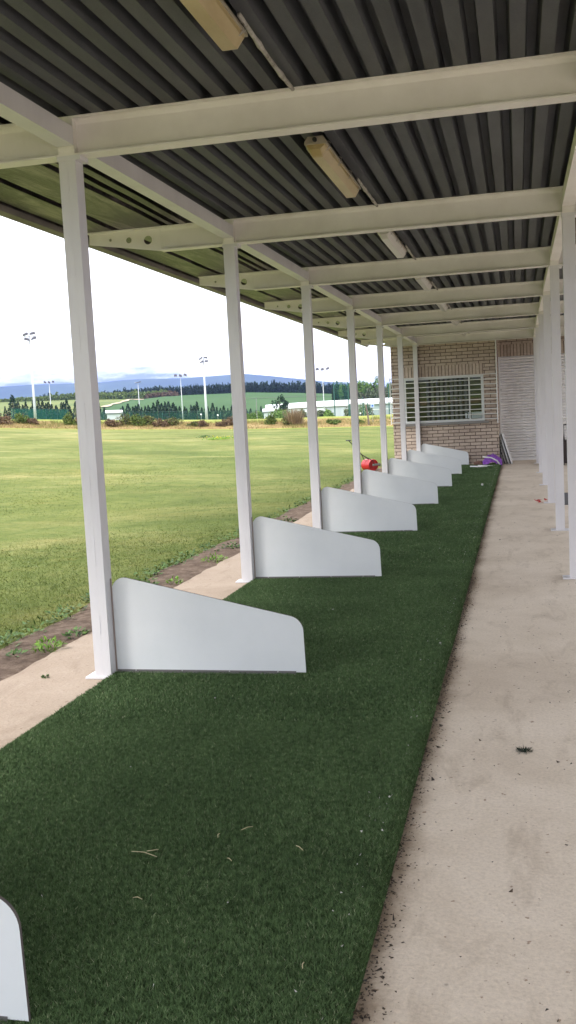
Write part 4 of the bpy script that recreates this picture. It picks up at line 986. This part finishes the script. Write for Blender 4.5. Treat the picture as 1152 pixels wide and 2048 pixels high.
CON = [(-156.4, 276.88, 4.19), (-153.56, 278.46, 3.7), (-151.74, 279.46, 6.92), (-150.69, 280.03, 5.15), (-149.51, 280.66, 4.19), (-148.59, 281.15, 5.15), (-147.53, 281.71, 3.54), (-146.73, 282.13, 4.19), (-145.66, 282.68, 6.12), (-144.86, 283.09, 5.64), (-144.05, 283.5, 5.47), (-143.11, 283.98, 4.83), (-142.16, 284.45, 5.15), (-141.48, 284.79, 4.51), (-140.67, 285.2, 4.19), (-139.85, 285.6, 3.7), (-138.89, 286.06, 5.15), (-138.21, 286.4, 5.15), (-137.11, 286.92, 6.12), (-136.14, 287.38, 4.19), (-135.17, 287.84, 5.47), (-127.89, 291.15, 5.15), (-127.04, 291.52, 3.86), (-122.19, 293.59, 3.54), (-121.18, 294.01, 4.19), (-120.02, 294.48, 4.83), (-119.16, 294.83, 4.03), (-118.29, 295.18, 4.35), (-117.41, 295.53, 4.83), (-116.39, 295.93, 3.86), (-115.37, 296.33, 4.19), (-114.5, 296.67, 4.51), (-113.47, 297.07, 3.86), (-112.44, 297.46, 5.15), (-111.12, 297.96, 5.96), (-110.38, 298.23, 5.15), (-109.19, 298.66, 5.47), (-108.01, 299.1, 5.47), (-106.97, 299.47, 5.15), (-105.93, 299.84, 4.19), (-104.88, 300.21, 4.19), (-103.83, 300.57, 4.03), (-102.79, 300.93, 3.54), (-101.74, 301.29, 4.51), (-100.53, 301.69, 4.35), (-99.33, 302.09, 5.47), (-98.42, 302.39, 3.7), (-97.36, 302.73, 4.19), (-96.15, 303.12, 4.03), (-95.09, 303.45, 4.99), (-93.87, 303.83, 3.86), (-92.81, 304.16, 3.54), (-91.74, 304.48, 4.19), (-90.67, 304.8, 3.38), (-89.45, 305.16, 4.19), (-88.37, 305.47, 3.38), (-87.3, 305.78, 3.7), (-84.67, 306.52, 3.06), (-83.28, 306.9, 3.22), (-81.89, 307.27, 2.74), (-80.5, 307.64, 3.86)]
protos = []
g = random.Random(6)
for k, (x, y, h) in enumerate(CON):
    if k < 4:
        c_ = plant('conifer', 'conifer', (x, y, float(terrain_z(x, y))-.3), 5.3, 3.6, 1100, .30, M_CON, 200+k, 'x', 'conifer'); protos.append(c_)
    else: c_ = copy_tree(protos[k % 4])
    c_.location = (x, y+g.uniform(-1.5, 1.5), float(terrain_z(x, y))-.3); s_ = (h+.3)/5.0; wsc = g.uniform(.8, 1.15)
    c_.scale = (wsc*max(.75, s_), wsc*max(.75, s_), s_); c_.rotation_euler.z = g.uniform(0, 6.28)
    if k < 21: tag(c_, 'dark narrow conifer in the left row behind the green netting, before the pale meadow', 'conifer', 'conifers behind the green netting')
    elif k < 57: tag(c_, 'dark narrow conifer in the planted row below the green crop hill', 'conifer', 'conifers below the crop hill')
    else: tag(c_, 'short dark conifer right of the second post, left of the white hall', 'conifer', 'short conifers left of the white hall')
SHRUBS = [(-30.32, 54.08, 1.5, 0.78, 1.26), (-29.36, 55.18, 1.52, 0.76, 1.08), (-28.74, 54.94, 1.47, 0.41, 0.69), (-26.68, 55.96, 1.26, 0.75, 0.63), (-26.28, 56.15, 1.2, 0.53, 0.57), (-24.14, 56.56, 0.97, 0.53, 0.81), (-23.61, 57.33, 0.99, 0.88, 1.07), (-22.93, 57.6, 0.92, 0.85, 1.07), (-22.36, 57.83, 0.92, 0.69, 0.82), (-21.44, 57.64, 0.85, 0.53, 0.81), (-20.92, 58.36, 0.84, 0.6, 1.0), (-19.65, 58.27, 0.72, 0.31, 0.69), (-19.07, 58.47, 0.72, 0.44, 0.75), (-17.92, 58.83, 0.65, 0.28, 0.62), (-17.59, 59.45, 0.65, 0.6, 0.88), (-15.02, 59.95, 0.49, 0.78, 0.5), (-13.53, 59.99, 0.45, 0.93, 1.12), (-13.98, 59.89, 0.48, 0.53, 0.62), (-11.16, 60.48, 0.39, 0.37, 0.81), (-9.64, 60.74, 0.31, 0.31, 0.62)]
SH = [('B', 'reddish brown shrub on the bank at the left edge of the picture'), ('G', 'rounded bright green bush on the bank, between the left edge and the tallest mast'), ('B', 'low brown shrub at the right foot of the rounded green bush'),
      ('G', 'green bush on the bank just left of the first post'), ('B', 'brown scrub touching the left side of the first post'), ('B', 'low brown shrub just right of the first post'),
      ('M', 'tallest olive bush of the bank thicket right of the first post'), ('G', 'green bush in the middle of the bank thicket under the thin mast'), ('M', 'brown and green bush at the right end of the thicket'),
      ('B', 'dull brown scrub between thicket and the three headed mast'), ('M', 'twiggy shrub just left of the three headed mast'), ('M', 'low dark shrub between the two middle masts'), ('B', 'dark shrub below the clustered mast'),
      ('B', 'low pinkish scrub just left of the second post'), ('B', 'brown shrub against the left side of the second post'), ('G', 'slim green sapling on the bank right of the second post'), ('T', 'large straw coloured tussock on the bank left of the third post'),
      ('M', 'dark low growth at the left foot of the big tussock'), ('G', 'low green tuft at the bank foot between the third and fourth posts'), ('G', 'low green growth at the bank foot right of the fourth post')]
for k, (x, y, z, h, wd) in enumerate(SHRUBS):
    ty, lb = SH[k]; m_ = {'B': M_SHR_B, 'G': M_SHR_G, 'M': M_SHR_M, 'T': M_TUSS}[ty]
    plant('shrub' if ty != 'T' else 'grass_tussock', 'shrub' if ty != 'T' else 'tussock', (x, y, float(terrain_z(x, y))-.05), h*1.22, wd*1.55, 1100 if ty != 'T' else 900, .065 if ty != 'T' else .03, m_, 300+k, lb, 'shrub' if ty != 'T' else 'tussock', 'shrubs along the dry bank')
# rough grass and scrub growth on the bank
g = np.random.default_rng(77); n = 42000
a = g.uniform(.0, .62, n); rr_ = 60.1+g.power(1.1, n)*4.4
x = -np.sin(a)*rr_; y = np.cos(a)*rr_; z = terrain_z(x, y)-.09
nn = np.array([mnoise.noise(Vector((p*.6, q*.6, 0))) for p, q in zip(x, y)])
hh = (.12+.16*np.clip(nn+.3, 0, 1))*g.uniform(.5, 1.3, n); th_ = g.uniform(0, 6.28, n)
V = np.stack([np.stack([x-.02*np.cos(th_), y-.02*np.sin(th_), z], -1), np.stack([x+.02*np.cos(th_), y+.02*np.sin(th_), z], -1), np.stack([x+g.normal(0, .05, n), y+g.normal(0, .05, n), z+np.where(rr_ > 63, .10, hh+.02)], -1)], 1)
M_RUSH = leafmat('dry_bank_grass', [(0.18, 0.12, 0.05), (0.28, 0.19, 0.08), (0.38, 0.28, 0.13), (0.19, 0.20, 0.06), (0.16, 0.17, 0.05)], .8, patch=(0.16, 0.2, 0.05), pscale=.25)
V_low = V[(rr_ < 63.2)]; V_hi = V[(rr_ >= 63.2)]
tag(np_mesh('bank_grass', V_low.reshape(-1, 3), 3, M_RUSH), kind='stuff')
tag(np_mesh('bank_top_grass', V_hi.reshape(-1, 3)*np.array([1, 1, 1]), 3, M_GRASS), kind='stuff')
LEAFY = [(-54.91, 192.32, 0.8, 1.52, 2.23, 'L'), (-52.67, 192.94, 0.78, 1.32, 2.23, 'L'), (-51.22, 193.33, 0.7, 1.52, 1.82, 'L'), (-60.62, 252.84, 0.31, 4.87, 3.42, 'C'), (-47.32, 194.32, 0.5, 2.03, 3.24, 'L'), (-45.36, 194.79, 0.39, 1.72, 2.23, 'L'), (-42.5, 195.43, 0.55, 1.52, 1.62, 'G'), (-35.69, 186.62, 0.44, 1.54, 2.31, 'L'), (-31.36, 187.39, 0.31, 1.54, 2.31, 'G'), (-27.75, 177.85, 0.45, 2.19, 2.73, 'W'), (-26.98, 179.99, 0.29, 1.94, 2.21, 'G'), (-37.0, 186.36, 0.41, 1.15, 1.35, 'G')]
LFL = ['bright green bush behind the left side of the second post', 'bright green bush just right of the second post', 'smaller green bush next along from the second post', 'tall dark evergreen standing before the left end of the white hall', 'light green tree in front of the dark evergreen',
       'light green bush at the right foot of the dark evergreen', 'grey green bush midway between the evergreen and the third post', 'round bright green bush before the white hall, right of the third post', 'grey green bush at the left side of the fourth post', 'white blossoming bush between the fourth and fifth posts',
       'grey bush right behind the white blossoming bush', 'low grey bush touching the round bright green bush']
for k, (x, y, z, h, wd, ty) in enumerate(LEAFY):
    m_ = {'L': M_LEAF1, 'G': M_LEAF2, 'W': M_BLOS, 'C': M_CON}[ty]
    plant('leafy_bush' if ty != 'C' else 'evergreen_tree', 'shrub' if ty != 'C' else 'tree', (x, y, float(terrain_z(x, y))-.15), (h+.25)*1.35, wd*1.5, 1100, .2 if ty != 'C' else .3, m_, 400+k, LFL[k], 'bush' if ty != 'C' else 'tree', 'bushes beyond the bank')
WOOD = [(-76.62, 423.12, 6.12, 7.0), (-74.07, 423.57, 5.99, 7.4), (-71.97, 423.93, 5.45, 9.4), (-69.86, 424.29, 5.12, 7.6), (-67.34, 424.69, 4.34, 9.6), (-65.64, 424.96, 4.26, 10.5), (-63.52, 425.28, 4.14, 8.3), (-61.39, 425.59, 4.03, 10.0), (-59.69, 425.84, 3.94, 10.7), (-57.99, 426.07, 3.86, 8.3), (-55.87, 426.35, 3.75, 10.0), (-53.33, 426.68, 3.61, 10.7), (-51.21, 426.94, 3.5, 10.0), (-48.45, 427.26, 3.36, 10.0)]
for k, (x, y, z, h) in enumerate(WOOD):
    zt_ = z; zb_ = float(terrain_z(x, y))-.3; dark = k in (0, 2)
    plant('woodland_tree', 'tree', (x, y, zb_), z+h-zb_, 4.6, 1300, .42, M_PINE if dark else M_LEAF1, 500+k,
          'dark tree at the left end of the spring green wood' if dark else 'fresh green tree in the wood left of the brick kiosk', 'tree', 'dark trees ending the green wood' if dark else 'fresh green trees of the wood')
BUSH = [(-62.67, 395.06, 3.34, 5.5), (-60.32, 395.43, 2.82, 6.9), (-58.15, 395.75, 2.71, 7.3), (-55.97, 396.06, 2.59, 6.9), (-53.6, 396.39, 2.47, 6.9), (-51.43, 396.68, 2.36, 6.5), (-48.86, 397.0, 2.22, 6.9)]
for k, (x, y, z, h) in enumerate(BUSH):
    zb_ = float(terrain_z(x, y))-.3
    plant('woodland_tree', 'tree', (x, y, zb_), z+h-zb_, 4.0, 1200, .38, M_LEAF2, 540+k, 'grey green tree standing in front of the fresh green wood', 'tree', 'grey green trees before the wood')
# pine belt on the hill crest, hedge left of it: far masses
def belt(name, a0, a1, r0, nrow, dr, step, hfun, wd, kind, n, leaf, m, seed):
    g = np.random.default_rng(seed); Vs = []
    base = [crown_mesh(kind, 1.0, 1.0, n, leaf, seed+q) for q in range(6)]
    k_ = base[0][1]
    for row in range(nrow):
        r_ = r0+dr*row; a = a0
        while a < a1:
            hh = hfun(a)*g.uniform(.82, 1.12)
            if g.random() < .035: hh *= 1.3
            V = base[g.integers(0, 6)][0].copy(); th_ = g.uniform(0, 6.28); c, s = math.cos(th_), math.sin(th_)
            w_ = wd*g.uniform(.8, 1.3); X = (V[:, 0]*c-V[:, 1]*s)*w_; Y = (V[:, 0]*s+V[:, 1]*c)*w_
            rr_ = r_+g.uniform(-2, 2); cx, cy = -math.sin(a)*rr_, math.cos(a)*rr_
            Vs.append(np.stack([X+cx, Y+cy, V[:, 2]*hh+float(terrain_z(cx, cy))-.4], -1)); a += step/r_*g.uniform(.7, 1.3)
    return tag(np_mesh(name, np.concatenate(Vs), k_, m), kind='stuff')
hp = lambda a: float(np.interp(a, [.15, .19, .26, .33, .355, .37, .40, .43, .4394], [7.2, 7.6, 7.2, 6.8, 6.6, 7.5, 6.5, 4.8, 3.0]))
belt('pine_wood', .150, .355, 704, 4, 4, 1.9, hp, 4.2, 'conifer', 150, .18, M_PINE, 1)
belt('pine_wood', .355, .425, 708, 4, 4, 2.0, lambda a: float(np.interp(a, [.355, .38, .425], [8.2, 7.4, 5.4])), 4.2, 'conifer', 150, .18, M_PINE, 2)
belt('pine_wood', .455, .482, 716, 2, 4, 3.0, lambda a: 5.2+2.5*math.sin(a*300), 4, 'conifer', 110, .15, M_PINE, 3)
belt('hedgerow', .348, .60, 692, 4, 3, 1.6, lambda a: float(np.interp(a, [.348, .38, .44, .47, .52, .6], [5.6, 6.6, 6.0, 4.6, 2.6, 2])), 5, 'shrub', 200, .13, M_HEDGE, 4)
belt('grey_thicket', .340, .37, 689, 2, 3, 2, lambda a: 5.0, 5, 'shrub', 200, .13, M_SHR_B, 5)

# ================================================================== FAR BUILDINGS, FENCES, GOAL, SIGN
def hall(name, a, b, zr, ze, zb_, depth, label, m_roof, m_wall, n=10):
    t = tag(empty(name, (0, 0, 0)), label, 'building')
    A = Vector((a[0], a[1], 0)); B = Vector((b[0], b[1], 0)); d = (B-A); nrm = Vector((-d.y, d.x, 0)).normalized()*depth
    if nrm.y < 0: nrm = -nrm
    bm = bmesh.new()
    q = [A, B, B+nrm, A+nrm]
    lo = [bm.verts.new((p.x, p.y, zb_)) for p in q]; hi = [bm.verts.new((p.x, p.y, ze[0] if k in (0, 3) else ze[1])) for k, p in enumerate(q)]
    for k in range(4): bm.faces.new((lo[k], lo[(k+1) % 4], hi[(k+1) % 4], hi[k]))
    obj('wall', bm, m_wall, t)
    # low vaulted roof
    rows = []
    e = d.normalized()*.4
    for k in range(13):
        s = k/12; hgt = math.sin(math.pi*s)**.75
        p = A-e+nrm*(s*1.04-.02); p2 = B+e+nrm*(s*1.04-.02)
        rows.append([(p.x+(p2.x-p.x)*j/8, p.y+(p2.y-p.y)*j/8, (ze[0]+(ze[1]-ze[0])*j/8)-.06+((zr[0]-ze[0])+(zr[1]-ze[1]-zr[0]+ze[0])*j/8)*hgt) for j in range(9)])
    rf = np_grid('roof', np.array(rows), m_roof, t); s_ = rf.modifiers.new('t', 'SOLIDIFY'); s_.thickness = .25; s_.offset = -1
    bm = bmesh.new(); ng = -nrm.normalized()*.15
    for k, (z0, z1) in enumerate([(0, .22)]):
        p, p2 = A-e+ng, B+e+ng
        v = [bm.verts.new((p.x, p.y, ze[0]-.35)), bm.verts.new((p2.x, p2.y, ze[1]-.35)), bm.verts.new((p2.x, p2.y, ze[1]-.02)), bm.verts.new((p.x, p.y, ze[0]-.02))]; bm.faces.new(v)
    gt = obj('gutter', bm, M_GREYM, t); s_ = gt.modifiers.new('t', 'SOLIDIFY'); s_.thickness = .12
    bm = bmesh.new()
    L_ = d.length; k = 6
    while k < L_-3:
        p = A+d*(k/L_)-nrm.normalized()*.06; p2 = A+d*((k+.25)/L_)-nrm.normalized()*.06
        v = [bm.verts.new((p.x, p.y, zb_)), bm.verts.new((p2.x, p2.y, zb_)), bm.verts.new((p2.x, p2.y, ze[0]-.3)), bm.verts.new((p.x, p.y, ze[0]-.3))]; bm.faces.new(v); k += 7
    o_ = obj('downpipe', bm, M_GALV, t); s_ = o_.modifiers.new('t', 'SOLIDIFY'); s_.thickness = .1
    return t
hall('white_hall', (-76.5, 300.4), (-58.6, 304.4), (4.25, 4.6), (2.80, 2.95), -1.2, 13, 'long low white roofed hall seen left of and behind the third post', M_ROOFW, M_ROOFW)
hall('pale_hall', (-58.3, 304.45), (-30.0, 308.9), (4.55, 4.5), (2.90, 2.85), -1.2, 13, 'long pale grey walled hall with white roof, right of the third post', M_ROOFW, M_WALLW)
hall('white_annex', (-74.9, 290.5), (-72.1, 291.2), (2.95, 3.1), (2.2, 2.3), -1, 4, 'small white annex at the left end of the white hall', M_ROOFW, M_ROOFW)
hall('white_shed', (-119.1, 275.3), (-115.2, 277.0), (4.9, 4.8), (4.2, 4.1), 1.0, 6, 'small white shed among the conifers just right of the first post', M_ROOFW, M_ROOFW)
def net(name, a, b, h, label, m_, npst, lowfrac=0, sag=0, zoff=-.5):
    t = tag(empty(name, (0, 0, 0)), label, 'net fence')
    A, B = np.array(a), np.array(b)
    rows = []
    for s in np.linspace(0, 1, 24):
        p = A+(B-A)*s; z = float(terrain_z(p[0], p[1]))+zoff
        rows.append([(p[0], p[1], z+h*q) for q in (lowfrac, .5, 1)])
    nt_ = np_grid('netting', np.array(rows), m_, t)
    for k in range(npst):
        p = A+(B-A)*k/(npst-1); z = float(terrain_z(p[0], p[1]))+zoff
        bm = bmesh.new(); tube(bm, [(p[0], p[1]-.08, z), (p[0], p[1]-.08, z+h*1.01)], .07 if h < 5 else .09, 6); obj('post', bm, M_DGREEN, t)
    bm = bmesh.new(); z0 = float(terrain_z(*A))+zoff; z1 = float(terrain_z(*B))+zoff; tube(bm, [(A[0], A[1]-.08, z0+h), (B[0], B[1]-.08, z1+h)], .035, 6); obj('top_rail', bm, M_DGREEN, t)
    return t
net('windbreak_net', (-143.6, 263.3), (-129.2, 270.7), 3.6, 'dark green windbreak netting in front of the left conifers', M_NET, 6)
net('low_net_fence', (-115.0, 250.0), (-60.0, 270.0), 2.6, 'low green net fence in front of the long conifer row', M_NET2, 12)
net('tall_ball_net', (-26.95, 147.5), (-24.85, 147.9), 5.1, 'tall green ball stop net with frame left of the fourth post', M_NET2, 2, .78, zoff=0)
net('green_fence', (-24.8, 148.6), (-17.0, 150.0), 1.9, 'green mesh fence behind the goal, running to the brick kiosk', M_NET2, 4, zoff=0)
for k, (x, y, h, lb) in enumerate([(-18.9, 148.8, 4.7, 'tall green pole just left of the brick kiosk'), (-22.75, 148.3, 2.8, 'short green pole between the fourth and fifth posts'), (-50.4, 190, 4.0, 'thin grey pole rising in front of the white hall')]):
    bm = bmesh.new(); z = float(terrain_z(x, y)); tube(bm, [(x, y, z-.2), (x, y, z+h*.5), (x, y, z+h)], [.075, .07, .06], 8)
    tube(bm, [(x, y, z+h-.02), (x, y, z+h+.05)], [.09, .05], 8)
    tag(obj('fence_pole', bm, M_DGREEN if k < 2 else M_GREYM), lb, 'pole')
# goal frame
t = tag(empty('football_goal', (0, 0, 0)), 'white football goal frame left of the brick kiosk', 'goal')
gx0, gx1, gy = -37.5, -30.6, 258.0
z = float(terrain_z(-34, gy))+.12
for xx in (gx0, gx1):
    bm = bmesh.new(); tube(bm, [(xx, gy, z-.4), (xx, gy, z+1.35)], .09, 8); obj('upright', bm, M_WHITE, t)
bm = bmesh.new(); tube(bm, [(gx0, gy, z+1.35), (gx1, gy, z+1.35)], .09, 8); obj('crossbar', bm, M_WHITE, t)
# leaning wooden post and blue sign at the foot of the bank
t = tag(empty('leaning_post', (-8.90, 60.1, float(terrain_z(-8.9, 60.1)))), 'weathered wooden post leaning left on the far bank', 'post')
bm = bmesh.new(); tube(bm, [(0, 0, -.1), (-.06, 0, .55), (-.15, .02, 1.22)], [.055, .05, .045], 8); obj('shaft', bm, M_WOODP, t)
bm = bmesh.new(); tube(bm, [(-.15, .02, 1.22), (-.153, .02, 1.235)], [.045, .03], 8); obj('cap', bm, M_WOODP, t)
t = tag(empty('blue_sign', (-8.77, 60.9, float(terrain_z(-8.77, 60.9)))), 'small square white sign with a blue mark beside the leaning post', 'sign')
zz = 1.02
bm = bmesh.new(); tube(bm, [(0, 0, -.05), (0, 0, zz-.09)], .018, 6); obj('stake', bm, M_GREYM, t)
bm = bmesh.new(); box(bm, -.11, .11, -.012, .0, zz-.1, zz+.1); obj('plate', bm, mat('pale_blue_plate', (.45, .55, .75), .5), t)
bm = bmesh.new(); box(bm, -.05, .06, -.016, -.0125, zz-.05, zz+.055); obj('blue_mark', bm, M_BLUE, t)
# small white markers on the sports field and a parked van roofline
for k, (x, y, h, lb) in enumerate([(-46.5, 142.5, .75, 'small white headed marker on a stake below the conifers, left of the tallest middle mast'), (-44.15, 143.4, .62, 'small white headed marker just left of the second post'), (-23.2, 148.1, .35, 'round white marker right of the fourth post')]):
    z = float(terrain_z(x, y)); t = tag(empty('field_marker', (x, y, z)), lb, 'marker')
    bm = bmesh.new(); tube(bm, [(0, 0, -.1), (0, 0, h)], .035, 6); obj('stake', bm, M_GREYM, t)
    bm = bmesh.new(); prism(bm, [(-.13, h), (.10, h-.06), (.14, h+.12), (.02, h+.2), (-.12, h+.16)], -.03, .03); obj('head', bm, M_WHITE, t)

# ================================================================== AIR
bm = bmesh.new(); box(bm, -18500, 18500, -6000, 18500, -29, 440)
hz = obj('haze', bm, None); hz['kind'] = 'stuff'
mh = bpy.data.materials.new('haze'); mh.use_nodes = True; tr = mh.node_tree; tr.nodes.clear()
oo = tr.nodes.new('ShaderNodeOutputMaterial'); pv = tr.nodes.new('ShaderNodeVolumePrincipled')
pv.inputs['Color'].default_value = (0.36, 0.48, 1.0, 1); pv.inputs['Density'].default_value = 0.00008; pv.inputs['Anisotropy'].default_value = 0.1
tr.links.new(pv.outputs[0], oo.inputs['Volume']); hz.data.materials.append(mh)
